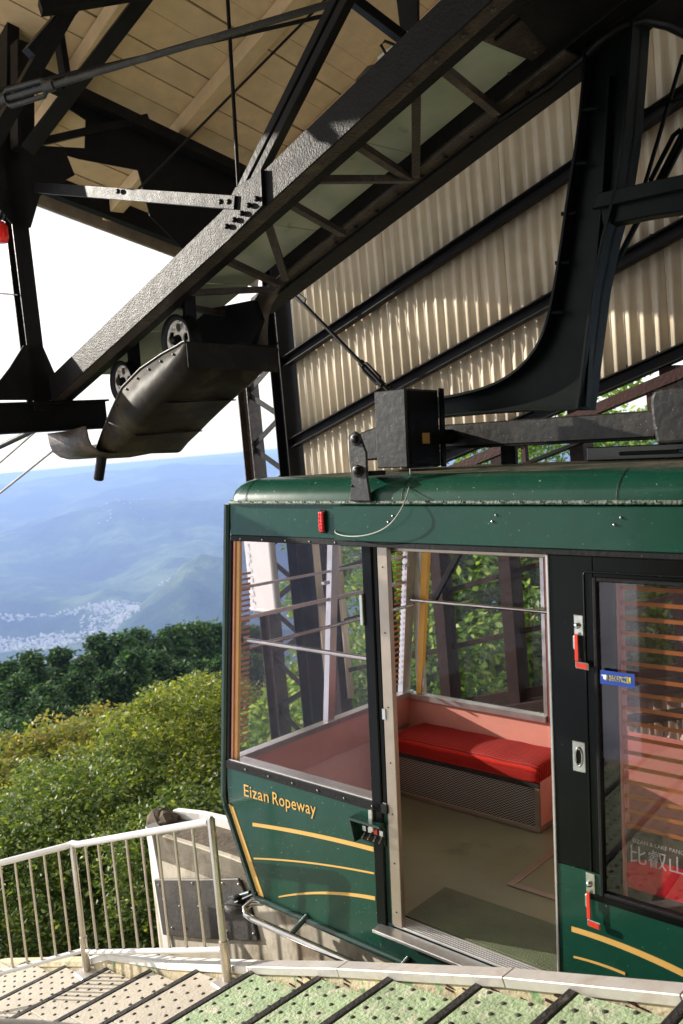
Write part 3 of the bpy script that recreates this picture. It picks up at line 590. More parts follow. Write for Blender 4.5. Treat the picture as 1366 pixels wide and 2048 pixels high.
for i in range(len(steps)-1):
    (s1, z_), (s0, _) = steps[i], steps[i+1]
    green = s1 < 4.3; tm = M_tgr if green else M_tcr
    MB().bar((s1-.026, -1.2, z_-.002), (s1-.026, 2.865, z_-.002), .040, .024).build('edging_strip', M_nose, STA, .004)
    rp = lambda x_: z_+.17*(s1-x_)
    MB().prism([(s0, -1.2, z_-.5), (s1-.002, -1.2, z_-.5), (s1-.002, -1.2, rp(s1)-.03), (s0, -1.2, rp(s0)-.03)], (0, 4.06, 0)).build('tread_base', M_string, STA)
    s0b = s0+.004
    nn0 = 2.855
    for j in range(7):
        n1 = nn0-.62*j; n0 = n1-.615
        if n0 < -1.2: break
        b_ = MB().prism([(s0b, n0, rp(s0b)-.028), (s1-.056, n0, rp(s1-.056)-.028), (s1-.056, n0, rp(s1-.056)), (s0b, n0, rp(s0b))], (0, n1-n0, 0))
        t_ = b_.build('tile', tm, STA, .003)
        nb = MB(); 
        if s1 < 8.4:
            L_ = s1-.056-s0b; ks = max(2, int(L_/.098)); kn = 7
            for a in range(ks):
                for c in range(kn):
                    x_ = s0b+(a+.5)*L_/ks; y_ = n0+(c+.5+(.25 if a % 2 else -.25)*.0)*(n1-n0)/kn+(.022 if a % 2 else -.022)
                    r_ = .0105
                    nb.add([(x_+r_*math.cos(q), y_+r_*math.sin(q), rp(x_)+h) for h, r_ in ((0, .0150), (.005, .009)) for q in [math.pi*k/3 for k in range(6)]],
                           [(6, 7, 8, 9, 10, 11)]+[(k, (k+1) % 6, 6+(k+1) % 6, 6+k) for k in range(6)], True)
            nb.build('studs', M_stud, t_, kind='stuff')
# stringer and kerb along the edge
kz = [(9.0, -4.62), (7.5, -4.05), (6.70, -3.80), (5.9, -3.585), (5.05, -3.325), (4.1, -2.98), (3.3, -2.68), (2.23, -2.30), (1.44, -2.05), (.6, -1.78), (-1, -1.3)]
kz = [(a*1.03, c*1.03) for a, c in kz if a < 6.6]
qa, qb, qc_ = pb(165, 1924, n=2.875), pb(0, 1926, n=2.875), pb(-140, 1950, n=2.875)
kz = [(qc_[0], qc_[2]), (qb[0], qb[2]), (qa[0], qa[2])]+kz
ST2 = thing('platform_kerb', 'pale metal-capped kerb along the outer edge of the stairs, just below the cabin door', 'kerb', 'B', (4, 2.85, -3))
b_ = MB(); v = []
for s_, z_ in kz: v += [(s_, 2.875, z_-.02), (s_, 2.945, z_-.02), (s_, 2.945, z_-1.6), (s_, 2.875, z_-1.6)]
b_.add(v, [(4*i+j, 4*i+(j+1) % 4, 4*i+4+(j+1) % 4, 4*i+4+j) for i in range(len(kz)-1) for j in range(4)])
b_.build('stringer', M_string, ST2, .002)
for i in range(len(kz)-1):
    (sa, za), (sb, zb) = kz[i], kz[i+1]
    MB().ext([(-.045, -.034), (.045, -.034), (.045, .012), (-.045, .012)], (sa-.0015, 2.91, za), (sb+.0015, 2.91, zb)).build('cap', M_string if sa > 7.0 else M_kerb if sb < 4 else M_white, ST2, .003)
b_ = MB()
rg = random.Random(4)
for k in range(26):
    s_ = rg.uniform(1.2, 4.0); z_ = np.interp(s_, [k_[0] for k_ in kz][::-1], [k_[1] for k_ in kz][::-1])-rg.uniform(.04, .10)
    b_.box((s_-.03*rg.random()-.008, 2.87, z_-.004), (s_+.02, 2.876, z_+.006*rg.random()+.002))
b_.build('rust_chips', M_redbrn, ST2, kind='stuff')

# railing
RA = thing('stair_railing', 'stainless railing with upright bars and white handrail on the left of the stairs', 'railing', 'B', (4.36, 2.85, -3.2))
A1 = np.array([4.40, 2.83, 0]); A2 = np.array([6.37, 2.83, 0])
A3 = pd(0, 1725, float((BM.T@pb(150, 1690, n=2.83))@fw)); dirv = np.array([A3[0]-A2[0], A3[1]-A2[1], 0]); A3b = A2+dirv*2.2
zt1, zt2, zt3 = pb(430, 1645, n=2.83)[2], pb(150, 1690, n=2.83)[2], A3[2]; zt3b = zt2+(zt3-zt2)*2.2
zb1, zb2 = pb(438, 1895, n=2.83)[2], pb(160, 1893, n=2.83)[2]; zb3b = zb2+(zt3b-zt2)
for (p, zt, zf) in ((A1, zt1+.03, -3.24), (A2, zt2, -3.93)):
    MB().tube([(p[0], p[1], zf), (p[0], p[1], zf+.30)], .030, 12).build('post_sleeve', M_rail, RA)
    MB().tube([(p[0], p[1], zf+.28), (p[0], p[1], zt-.02), (p[0], p[1], zt)], [.024, .024, .010], 12).build('post', M_rail, RA)
MB().box((A1[0]-.10, 2.74, -3.25), (A1[0]+.06, 2.90, -3.19)).build('base_plate', M_kerb, RA, .01)
MB().box((A2[0]-.10, 2.74, -3.96), (A2[0]+.06, 2.90, -3.90)).build('base_plate', M_kerb, RA, .01)
MB().tube([(4.42, 2.83, zt1-.01), (A2[0]-.1, 2.83, zt2+.02), (A2[0], 2.83, zt2), A2+dirv*.08+np.array([0, 0, zt2-.015]), A3b+np.array([0, 0, zt3b])], .025, 12).build('handrail', M_railw, RA)
MB().tube([(4.42, 2.83, zb1), (A2[0]-.1, 2.83, zb2+.02), (A2[0], 2.83, zb2), A3b+np.array([0, 0, zb3b])], .020, 12).build('bottom_rail', M_railw, RA)
for k in range(1, 9):
    f_ = k/9; s_ = A1[0]+(A2[0]-A1[0])*f_
    MB().tube([(s_, 2.83, zb1+(zb2-zb1)*f_), (s_, 2.83, zt1+(zt2-zt1)*f_-.01)], .010, 8).build('baluster', M_rail, RA)
for k in range(1, 11):
    f_ = k/11; p = A2+dirv*2.2*f_
    MB().tube([(p[0], p[1], zb2+(zb3b-zb2)*f_), (p[0], p[1], zt2+(zt3b-zt2)*f_-.01)], .010, 8).build('baluster', M_rail, RA)
# near white handrail touching the bottom left corner
HR = thing('near_handrail', 'out of focus white handrail crossing the bottom left corner', 'handrail', 'B', pd(60, 2060, 2.0))
MB().tube([pd(-160, 2062, 2.2), pd(60, 2070, 2.2), pd(190, 2082, 2.2), pd(260, 2110, 2.15)], .034, 14).build('rail_tube', M_white, HR)

# ================================================================== DOCKING WALL
DW = thing('docking_wall', 'stained curved concrete docking wall behind the railing, black rubber pad bolted on', 'concrete wall', 'B', (5, 3.5, -4.5))
def dwtop(s_): return -1.20-.30*s_+ (.018*(6.1-s_)**2 if s_ < 6.1 else 0)*0
fr_pts = [(6.24, 3.40), (6.12, 3.345), (5.9, 3.34), (5.4, 3.34), (5.0, 3.335), (4.2, 3.33), (3.4, 3.33), (2.6, 3.36), (1.0, 3.4)]
bk_pts = [(1.0, 3.80), (3.4, 3.78), (4.6, 3.77), (5.4, 3.76), (5.9, 3.74), (6.2, 3.68), (6.32, 3.58), (6.32, 3.47)]
def topz(s_): return np.interp(s_, [1, 3.4, 4.95, 6.1, 6.3], [-2.62, -2.72, -2.80, -2.915, -2.93])
pl_ = fr_pts+bk_pts; m_n = len(pl_); v = [(a, c, topz(a)) for a, c in pl_]+[(a, c, -6.5) for a, c in pl_]
MB().add(v, [(i, (i+1) % m_n, (i+1) % m_n+m_n, i+m_n) for i in range(m_n)]).build('wall_face', M_conc, DW)
v = [(a, c, topz(a)+.003) for a, c in pl_]; MB().add(v+[(a, c, z_-.2) for a, c, z_ in v], [tuple(range(m_n))]+[(i, (i+1) % m_n, (i+1) % m_n+m_n, i+m_n) for i in range(m_n)]).build('dirt_top', M_dirt, DW)
# concrete rim strips (front edge, pale) and white far edge
def strip(pts, w_, h0, h1, name, m_):
    b_ = MB(); v = []
    for a, c in pts:
        z_ = topz(a); v += [(a, c, z_+h1), (a, c+w_, z_+h1), (a, c+w_, z_+h0), (a, c, z_+h0)]
    b_.add(v, [(4*i+j, 4*i+(j+1) % 4, 4*i+4+(j+1) % 4, 4*i+4+j) for i in range(len(pts)-1) for j in range(4)]+[(0, 1, 2, 3), tuple(4*(len(pts)-1)+j for j in (3, 2, 1, 0))]); return b_.build(name, m_, DW, .004)
strip(fr_pts[2:], .045, -.1, .012, 'front_rim', M_conc)
strip([(x, y-.05) for x, y in bk_pts[1:-2]][::-1], .06, -.14, .065, 'white_back_edge', M_white)
MB().prism([pb(290, 1652, n=3.325), pb(303, 1667, n=3.325), pb(346, 1905, n=3.325), pb(328, 1905, n=3.325)], (0, .10, 0)).build('white_end_edge', M_white, DW, .003)
# crumbled lump of old mortar on the corner
b_ = MB(); rg = np.random.default_rng(2); cx = pb(325, 1640, z=-2.90)
b_.add([cx+np.array([.16*math.cos(q)*r_, .13*math.sin(q)*r_, h+.015*rg.normal()])*1.0 for r_, h in ((1.1, -.09), (.95, .02), (.55, .065), (.2, .075)) for q in [2*math.pi*k/9+rg.normal()*.1 for k in range(9)]],
       [(i*9+j, i*9+(j+1) % 9, (i+1)*9+(j+1) % 9, (i+1)*9+j) for i in range(3) for j in range(9)]+[(27, 28, 29, 30, 31, 32, 33, 34, 35)]).build('mortar_lump', M_dirt, DW)
# rubber pad bolted on the face
padc = [(312, 1757), (400, 1757), (480, 1755), (500, 1800), (520, 1880), (420, 1876), (330, 1868)]
RP = MB().prism([pb(x, y, n=3.325) for x, y in padc], (0, -.02, 0)).build('rubber_pad', M_pad, DW, .006)
for x, y in ((318, 1770), (385, 1766), (446, 1766), (478, 1768), (328, 1798), (360, 1812), (398, 1812), (440, 1812), (345, 1855), (372, 1855), (455, 1862), (508, 1867), (490, 1830)):
    bolt(RP, pb(x, y, n=3.305), (0, -1, 0), .009, .010, M_zinc)

# ================================================================== THE CABIN
CAB = thing('ropeway_cabin', 'dark green ropeway cabin with its black door slid open, hanging beside the stairs', 'cable car', 'C', (.9, .97, -.2))
AE = 3.02; BW = 1.94                                                     # far end and width
def ea(c):                                                               # end wall lean
    if c > .39: return -1.155-(2.2-c)/(2.2-.39)*.165
    return -1.32+(.39-c)/.55*.24
# roof shell
def rrect(a0, a1, b0, b1, r_, seg=5):
    pts = []
    for (ca, cb, q0) in ((a1-r_, b1-r_, 0), (a0+r_, b1-r_, 90), (a0+r_, b0+r_, 180), (a1-r_, b0+r_, 270)):
        for k in range(seg+1): q = rad(q0+90*k/seg); pts.append((ca+r_*math.cos(q), cb+r_*math.sin(q)))
    return pts
b_ = MB(); rings = []
for q in range(0, 91, 15):
    d = .16*(1-math.cos(rad(q))); h = 2.295+.135*math.sin(rad(q)); rings.append([(a, b, h) for a, b in rrect(-1.18+d, AE+.06-d, -.012+d, BW+.012-d, .13-d*.4)])
K = len(rings[0]); b_.add([p for g in rings for p in g], [(i*K+j, i*K+(j+1) % K, (i+1)*K+(j+1) % K, (i+1)*K+j) for i in range(len(rings)-1) for j in range(K)], True)
b_.build('roof_edge', M_green, CAB)
b_ = MB(); r0_ = rings[-1]; v = [(p[0], p[1], p[2]-.001) for p in r0_]+[(.92+(p[0]-.92)*.6, .97+(p[1]-.97)*.6, p[2]+.018) for p in r0_]
b_.add(v, [(j, (j+1) % K, K+(j+1) % K, K+j) for j in range(K)]+[tuple(range(K, 2*K))], False).build('roof_top', M_roof, CAB)
MB().tube([(p[0], p[1], 2.29) for p in rrect(-1.19, AE+.07, -.022, BW+.022, .13)], .011, 8, True).build('roof_gutter', M_gut, CAB)
for k in range(34): bolt(CAB, (-1.02+k*.105, -.034, 2.297), (0, -1, 0), .005, .005, M_green, 'rivet')
for aa in (-.98, .18, 1.32): MB().tube([(aa, -.012+.16*(1-math.cos(rad(q)))-.002, 2.297+.135*math.sin(rad(q))) for q in range(0, 95, 10)], .0015, 6).build('roof_seam', M_ltbk, CAB)
# upper band
box('upper_band', (-1.14, 0.0, 2.09), (-.20, .05, 2.285), M_green, CAB)
box('door_header', (-.245, -.062, 2.088), (3.0, .05, 2.275), M_green, CAB, .004)
for a_, c_ in ((.16, 2.225), (.13, 2.195), (.76, 2.235), (.74, 2.205), (1.36, 2.23), (1.33, 2.20)): bolt(CAB, (a_, -.064, c_), (0, -1, 0), .006, .006, M_steel, 'screw')
box('band_seal', (-1.14, -.006, 2.055), (-.05, .045, 2.09), M_rub, CAB)
box('header_seal', (-.2, -.058, 2.060), (3.0, .045, 2.086), M_rub, CAB)
box('inner_header', (-.05, .05, 2.03), (3.0, .09, 2.2), M_alud, CAB)
MB().box((-1.10, .02, 2.12), (AE-.05, BW-.02, 2.14)).build('ceiling', M_wht, CAB)
# end upper bands
MB().box((-1.165, .02, 2.09), (-1.12, BW-.02, 2.285)).build('end_band', M_green, CAB, .003)
MB().box((-1.13, BW-.05, 2.09), (AE, BW, 2.285)).build('far_band', M_green, CAB, .003)
MB().box((AE-.02, 0, 2.09), (AE+.02, BW, 2.285)).build('end_band', M_green, CAB, .003)
# near corner frame: green tube
MB().tube([(ea(2.28)-.01, .0, 2.28), (ea(.39)-.012, .0, .42), (ea(.36)-.008, 0, .36), (ea(-.16)+.0, 0, -.16), (ea(-.16)+.05, 0, -.185)], .022, 12).build('corner_tube', M_greend, CAB)
MB().tube([(ea(-.16)+.02, -.004, -.17), (.0, -.004, -.185), (3.0, -.004, -.185)], .022, 12).build('bottom_tube', M_greend, CAB)
MB().tube([(ea(2.28)-.01, BW, 2.28), (ea(.39)-.012, BW, .40), (ea(-.16), BW, -.16)], .022, 12).build('corner_tube', M_greend, CAB)
# black seal beside the tube
def slab(pts, b0, b1, name, m, bevel=.002, parent=CAB, **k): return MB().prism([(a, b0, c) for a, c in pts], (0, b1-b0, 0)).build(name, m, parent, bevel, **k)
slab([(ea(2.06)+.012, 2.06), (ea(2.06)+.035, 2.06), (ea(.62)+.035, .62), (ea(.62)+.012, .62)], -.004, .03, 'corner_seal', M_rub)
slab([(ea(2.05)+.035, 2.055), (ea(2.05)+.052, 2.055), (ea(.64)+.052, .64), (ea(.64)+.035, .64)], .01, .05, 'corner_trim', M_pink)
slab([(ea(2.05)+.052, 2.055), (ea(2.05)+.082, 2.055), (ea(.64)+.082, .64), (ea(.64)+.052, .64)], .022, .045, 'amber_post', M_yel)
# left front window: frame, glass
slab([(ea(2.05)+.035, 2.058), (-.115, 2.058), (-.105, .655), (ea(.65)+.035, .655)], .016, .021, 'front_window_glass', G_clear, 0)
slab([(ea(.66)+.0, .665), (0.0, .665), (0.0, .615), (ea(.62)+.0, .615)], -.012, .03, 'window_sill', M_rub)
slab([(ea(.66)+.03, .672), (-.01, .672), (-.01, .66), (ea(.66)+.03, .66)], -.004, .09, 'sill_trim', M_alu)
slab([(ea(.62)+.03, .655), (-.02, .655), (-.02, .02), (ea(.05), .02)], .05, .07, 'front_inner_panel', M_pink)
for k in range(6): bolt(CAB, (-1.1+k*.2, -.013, .64), (0, -1, 0), .006, .006, M_steel, 'screw')
for k in range(6): bolt(CAB, (-1.05+k*.19, -.007, 2.07), (0, -1, 0), .005, .004, M_steel, 'screw')
# lower green panel
slab([(ea(.615)+.0, .615), (0, .615), (0, -.175), (ea(-.16)+.02, -.175), (ea(.37)+.02, .37)], .0, .035, 'lower_panel', M_green)
slab([(ea(.37)+.02, .375), (ea(.37)+.065, .365), (ea(-.14)+.085, -.15), (ea(-.14)+.03, -.15)], -.003, 0, 'corner_stripe', M_yelt, 0)
def decal(pts_px, w0, w1, b=-.003):
    P = [pc(x, y, b=b) for x, y in pts_px]; n_ = len(P); top = []; bot = []
    # smooth resample with quadratic fit
    A = np.array([[p[0], p[2]] for p in P]); co_ = np.polyfit(A[:, 0], A[:, 1], min(2, n_-1)); xs = np.linspace(A[0, 0], A[-1, 0], 14)
    for i, x in enumerate(xs):
        h = (w0+(w1-w0)*i/13)/2; z_ = np.polyval(co_, x); top.append((x, z_+h)); bot.append((x, z_-h))
    b2 = MB(); v = [(x, b, z_) for x, z_ in top]+[(x, b, z_) for x, z_ in bot]+[(x, b+.0025, z_) for x, z_ in top]+[(x, b+.0025, z_) for x, z_ in bot]; k = 14
    b2.add(v, [(i, i+1, k+i+1, k+i) for i in range(k-1)]+[(2*k+i, 3*k+i, 3*k+i+1, 2*k+i+1) for i in range(k-1)]+[(i, 2*k+i, 2*k+i+1, i+1) for i in range(k-1)]+[(k+i, k+i+1, 3*k+i+1, 3*k+i) for i in range(k-1)]); return b2
for pts_, a_, c_ in (([(505, 1649), (620, 1669), (747, 1699)], .022, .026), ([(507, 1717), (620, 1726), (748, 1747)], .009, .010), ([(557, 1794), (640, 1786), (750, 1797)], .008, .022)):
    decal(pts_, a_, c_).build('gold_stripe', M_yelt, CAB)
def text(body, size, origin, ux, uy, m, parent, name, depth=.0012, track=1.0, sx=1.0, fat=0):
    cu = bpy.data.curves.new(name, 'FONT'); cu.body = body; cu.size = size; cu.extrude = depth; cu.space_character = track; cu.resolution_u = 3; cu.offset = fat
    tmp = bpy.data.objects.new('tmp', cu); COL.objects.link(tmp); dg = bpy.context.evaluated_depsgraph_get(); dg.update()
    me = bpy.data.meshes.new_from_object(tmp.evaluated_get(dg)); bpy.data.objects.remove(tmp); bpy.data.curves.remove(cu)
    ux, uy = np.array(ux, float), np.array(uy, float); ux /= np.linalg.norm(ux); uz = np.cross(ux, uy); uz /= np.linalg.norm(uz)
    off = np.zeros(3); q = parent
    while q is not None:
        if q.name in OFF: off = OFF[q.name]
        q = q.parent
    for v in me.vertices:
        p = np.array(origin)+ux*v.co.x*sx+uy*v.co.y+uz*v.co.z-off; v.co = p
    me.materials.clear(); me.materials.append(m); o = bpy.data.objects.new(name, me); COL.objects.link(o); o.parent = parent
    return o
for body, xa, xb, ya, yb in (('Eizan', 487, 536, 1591, 1605), ('Ropeway', 544, 630, 1607, 1631)):
    t0 = pc(xa, ya, b=-.003); t1 = pc(xb, yb, b=-.003); ux = t1-t0
    o = text(body, .108, t0, (ux[0], 0, ux[2]), (0, 0, 1), M_yelt, CAB, 'cabin_lettering', track=1.04)
    xs_ = [v.co.x for v in o.data.vertices]; mn = min(xs_); k_ = float(ux[0])/(max(xs_)-mn)
    for v in o.data.vertices: v.co.x = mn+(v.co.x-mn)*k_
# switch hood below the window
HD = slab([(-.235, .56), (-.02, .56), (-.02, .545), (-.235, .545)], -.06, 0, 'switch_hood', M_greend)
slab([(-.235, .548), (-.20, .43), (-.195, .43), (-.225, .548)], -.06, 0, 'hood_cheek', M_greend, parent=HD)
slab([(-.19, .54), (-.02, .54), (-.02, .43), (-.19, .43)], -.008, 0, 'switch_plate', M_gblk, parent=HD)
for k in range(4):
    a_ = -.165+k*.04; box('toggle_plate', (a_-.012, -.014, .485), (a_+.012, -.008, .515), M_redp if k == 2 else M_zinc, HD, .001)
    MB().tube([(a_, -.01, .475), (a_, -.035, .455)], .006, 7).build('toggle', M_steel, HD)
# bumper, roller, struts
MB().tube([(-.15, -.1, -.245), (-1.01, -.1, -.245), (-1.07, -.1, -.238), (-1.10, -.08, -.215), (-1.09, -.03, -.195), (-1.02, -.0, -.185)], .021, 12).build('bumper_bar', M_steel, CAB)
for a_ in (-.66, .08): MB().tube([(a_+.02, -.0, -.15), (a_-.03, -.1, -.24)], .017, 10).build('bumper_strut', M_greend, CAB)
MB().tube([(-1.13, .0, -.16), (-1.33, .0, -.26)], .018, 8).build('roller_arm', M_greend, CAB)
RO = MB().lathe([(0, .02), (.075, .02), (.085, .012), (.085, -.012), (.075, -.02), (0, -.02)], pc(476, 1812, b=-.03), (0, 0, 1), 20).build('bumper_roller', M_pad, CAB)
bolt(RO, pc(474, 1797, b=-.03), (0, 0, 1), .03, .02, M_rub)
MB().bar(pc(455, 1812, b=-.02), pc(520, 1782, b=.02), .07, .02).build('roller_bracket', M_bblk, CAB, .006)
# door post pair
box('door_post', (-.105, -.012, -.02), (-.035, .05, 2.06), M_gblk, CAB, .006)
box('door_guide', (-.035, .0, -.0), (-.008, .045, 2.06), M_rub, CAB, .003)
box('inner_post', (-.006, .0, .0), (.062, .035, 2.06), M_alud, CAB, .003)
for c_ in (.08, .35, .62, .9, 1.2, 1.6, 1.95): bolt(CAB, (.028, -.001, c_), (0, -1, 0), .004, .003, M_bblk, 'screw')
box('post_hinge', (-.118, -.03, 1.63), (-.095, 0, 1.80), M_zinc, CAB, .004); box('post_hinge', (-.12, -.03, .50), (-.09, 0, .62), M_zinc, CAB, .004)
box('strike_plate', (-.012, -.006, 1.13), (.012, .0, 1.19), M_zinc, CAB, .002)
# threshold
TH = box('threshold', (-.08, -.085, -.03), (1.15, .0, -.012), M_alu, CAB, .003)
for k in range(6): box('threshold_rib', (.0, .004+k*.016, -.008), (3.0, .014+k*.016, .006), M_alu, TH, .002)
box('floor_edge', (-.09, -.002, -.17), (3.0, .04, -.03), M_greend, CAB, .004)
box('floor', (-1.18, .1, -.05), (AE-.1, BW-.04, 0), M_floor, CAB)
box('door_mat', (.0, .105, .002), (1.02, .50, .010), M_mat, CAB, .002)
for q_ in (((.27, .74), (.31, 1.5)), ((.31, .74), (1.2, .78))): box('hatch_frame', (q_[0][0], q_[0][1], .001), (q_[1][0], q_[1][1], .008), M_alud, CAB, .002)
# ---- left end wall (inside view)
def endslab(b0, b1, c0, c1, name, m, t0=.0, t1=.03, bevel=.002, parent=CAB):
    v = [(ea(c0)+t0, b0, c0), (ea(c0)+t0, b1, c0), (ea(c1)+t0, b1, c1), (ea(c1)+t0, b0, c1), (ea(c0)+t1, b0, c0), (ea(c0)+t1, b1, c0), (ea(c1)+t1, b1, c1), (ea(c1)+t1, b0, c1)]
    return MB().add(v, [(0, 3, 2, 1), (4, 5, 6, 7), (0, 1, 5, 4), (1, 2, 6, 5), (2, 3, 7, 6), (3, 0, 4, 7)]).build(name, m, parent, bevel)
endslab(.03, BW-.03, .40, .64, 'end_lower_panel', M_pink, .02, .05)
v = [(ea(.4)+.02, .03, .40), (ea(.4)+.02, BW-.03, .4), (-1.06, BW-.03, -.02), (-1.06, .03, -.02)]
MB().add(v+[(p[0]-.04, p[1], p[2]) for p in v], [(0, 1, 2, 3), (4, 7, 6, 5), (0, 4, 5, 1), (1, 5, 6, 2), (2, 6, 7, 3), (3, 7, 4, 0)]).build('end_kick_panel', M_pink, CAB)
v = [(ea(.6), .0, .62), (ea(.6), BW, .62), (ea(.39)-.01, BW, .39), (ea(.39)-.01, 0, .39), (ea(-.16), BW, -.17), (ea(-.16), 0, -.17)]
MB().add(v, [(0, 1, 2, 3), (3, 2, 4, 5)]).build('end_outer_panel', M_green, CAB)
endslab(.02, BW-.02, .635, .675, 'end_sill', M_alu, .0, .07)
e_mid = pc(665, 1300, a=-1.2)[1]
endslab(e_mid-.03, e_mid+.04, .675, 2.10, 'end_mullion', M_alu, .0, .05)
endslab(BW-.14, BW-.04, .675, 2.1, 'end_jamb', M_alu, .0, .05)
def cz_at(x, y): return pc(x, y, a=-1.2)[2]
for (x0, y0, x1, y1, hh) in ((482, 1175, 652, 1142, .016), (482, 1237, 652, 1200, .024)):
    c0, c1_ = cz_at(x0, y0), cz_at(x1, y1); cm = (c0+c1_)/2
    endslab(.09, BW-.14, cm-hh/2, cm+hh/2, 'vent_rail', M_alu, .004, .03)
endslab(.09, BW-.12, .68, 2.1, 'end_window_glass', G_far, .012, .016, 0)
cm = (cz_at(482, 1292)+cz_at(683, 1242))/2
MB().tube([(-1.13, .10, cm), (-1.13, BW-.1, cm)], .013, 10).build('end_handrail', M_steel, CAB)
cmr = (cz_at(500, 1340)+cz_at(640, 1295))/2
for (bb, nd) in ((.13, 33), (BW-.20, 26)):
    for k in range(nd):
        c_ = .74+k*(1.86-.74)/nd
        endslab(bb-.045, bb+.045, c_, c_+.015, 'orange_dash', M_or, .017, .019, 0)
for (x, y) in ((650, 1165),): p = pc(x, y, a=-1.16); box('window_catch', (p[0], p[1]-.04, p[2]-.012), (p[0]+.03, p[1]+.02, p[2]+.012), M_zinc, CAB, .003)
for (x, y) in ((812, 1130),): p = pc(x, y, a=-1.16); box('window_catch', (p[0], p[1]-.05, p[2]-.012), (p[0]+.03, p[1]+.02, p[2]+.012), M_zinc, CAB, .003)
# ---- far long wall
def fw_(a0, a1, c0, c1, name, m, b0=BW-.04, b1=BW, bevel=.002, parent=CAB): return box(name, (a0, b0, c0), (a1, b1, c1), m, parent, bevel)
MB().prism([(ea(.62)+.03, BW-.04, .62), (AE-.1, BW-.04, .62), (AE-.2, BW-.04, -.03), (-1.06, BW-.04, -.03), (ea(.4)+.03, BW-.04, .4)], (0, .03, 0)).build('far_lower_panel', M_pink, CAB)
fw_(ea(.65), -.05, .615, .66, 'far_sill', M_alu, BW-.075)
fw_(ea(1.4)+.04, ea(1.4)+.115, .66, 2.1, 'far_corner_post', M_alu)
slab([(ea(2.05)+.115, 2.1), (ea(2.05)+.185, 2.1), (ea(.66)+.16, .66), (ea(.66)+.115, .66)], BW-.05, BW-.01, 'far_amber_post', M_yel)
fw_(-.075, -.045, .66, 2.1, 'far_window_jamb', M_alu, BW-.05)
fw_(-.045, .10, .0, 2.1, 'far_pillar', M_pink, BW-.045)
fw_(ea(1.4)+.1, -.07, .66, 2.1, 'far_window_glass', G_far, BW-.02, BW-.016, 0)
MB().tube([(ea(1.4)+.06, BW-.10, 1.41), (.02, BW-.10, 1.41)], .014, 10).build('far_handrail', M_steel, CAB)
for a_ in (ea(1.4)+.06, .02): MB().tube([(a_, BW-.04, 1.41), (a_, BW-.10, 1.41)], .016, 8).build('rail_bracket', M_steel, CAB)
MB().tube([(ea(1.45)+.07, .07, 1.43), (-.08, .06, 1.43)], .014, 10).build('near_handrail_bar', M_steel, CAB)
MB().tube([(ea(1.45)+.07, .07, 1.43), (ea(1.45)+.05, .04, 1.43)], .018, 8).build('rail_bracket', M_bblk, CAB)
# far door (closed) and far right window
fw_(.10, .95, .0, .64, 'far_door_panel', M_pink, BW-.03); fw_(.95, 1.0, .0, 2.1, 'far_door_stile', M_pink, BW-.035); fw_(.10, .16, .64, 2.1, 'far_door_stile', M_pink, BW-.035)
fw_(.16, .95, .64, 2.08, 'far_door_glass', G_far, BW-.02, BW-.016, 0)
fw_(1.0, AE-.05, .62, .66, 'far_sill', M_alu, BW-.075); fw_(1.0, AE-.05, .66, 2.1, 'far_window_glass', G_far, BW-.02, BW-.016, 0)
fw_(1.9, 1.96, .66, 2.1, 'far_mullion', M_alu)
# right end wall
box('right_end_panel', (AE-.06, .02, -.03), (AE-.03, BW-.02, .64), M_pink, CAB); box('right_end_glass', (AE-.05, .02, .66), (AE-.046, BW-.02, 2.1), G_clear, CAB, 0)
box('right_end_outer', (AE-.03, .0, -.17), (AE, BW, .64), M_green, CAB)
# bench
BE = MB()
bs = []
def bench(a0, a1):
    prof = [(1.455, .36), (1.452, .40), (1.465, .435), (1.50, .45), (1.60, .455), (1.75, .452), (1.88, .44), (1.895, .43), (1.895, .34), (1.46, .34)]
    b_ = MB(); A = [a0, a0+.02]+list(np.linspace(a0+.08, a1-.06, 12))+[a1-.02, a1]; v = []
    for i, a in enumerate(A):
        sh = .97 if i in (0, len(A)-1) else 1; wob = .003*math.sin(i*2.1)
        v += [(a, 1.67+(b-1.67)*sh, .39+(c-.39)*(sh**4)+(wob if c > .43 else 0)) for b, c in prof]
    k = len(prof); b_.add(v, [(i*k+j, i*k+(j+1) % k, (i+1)*k+(j+1) % k, (i+1)*k+j) for i in range(len(A)-1) for j in range(k)]+[tuple(range(k)), tuple((len(A)-1)*k+j for j in range(k-1, -1, -1))], True)
    o = b_.build('bench_seat', M_velvet, CAB)
    box('bench_front_mesh', (a0, 1.478, .035), (a1-.035, 1.484, .30), M_mesh, CAB, 0)
    for lo, hi in (((a0, 1.468, .005), (a1, 1.488, .035)), ((a0, 1.468, .30), (a1, 1.488, .338)), ((a1-.035, 1.468, .035), (a1, 1.488, .30))): box('bench_trim', lo, hi, M_alud if lo[2] < .1 else M_ltbk, CAB, .002)
    box('bench_side', (a1-.02, 1.488, .035), (a1-.004, BW-.045, .338), M_pink, CAB); box('bench_trim', (a1-.02, 1.49, .002), (a1+.002, BW-.045, .033), M_alud, CAB, .002)
bench(-1.12, .10); bench(1.95, 2.85)
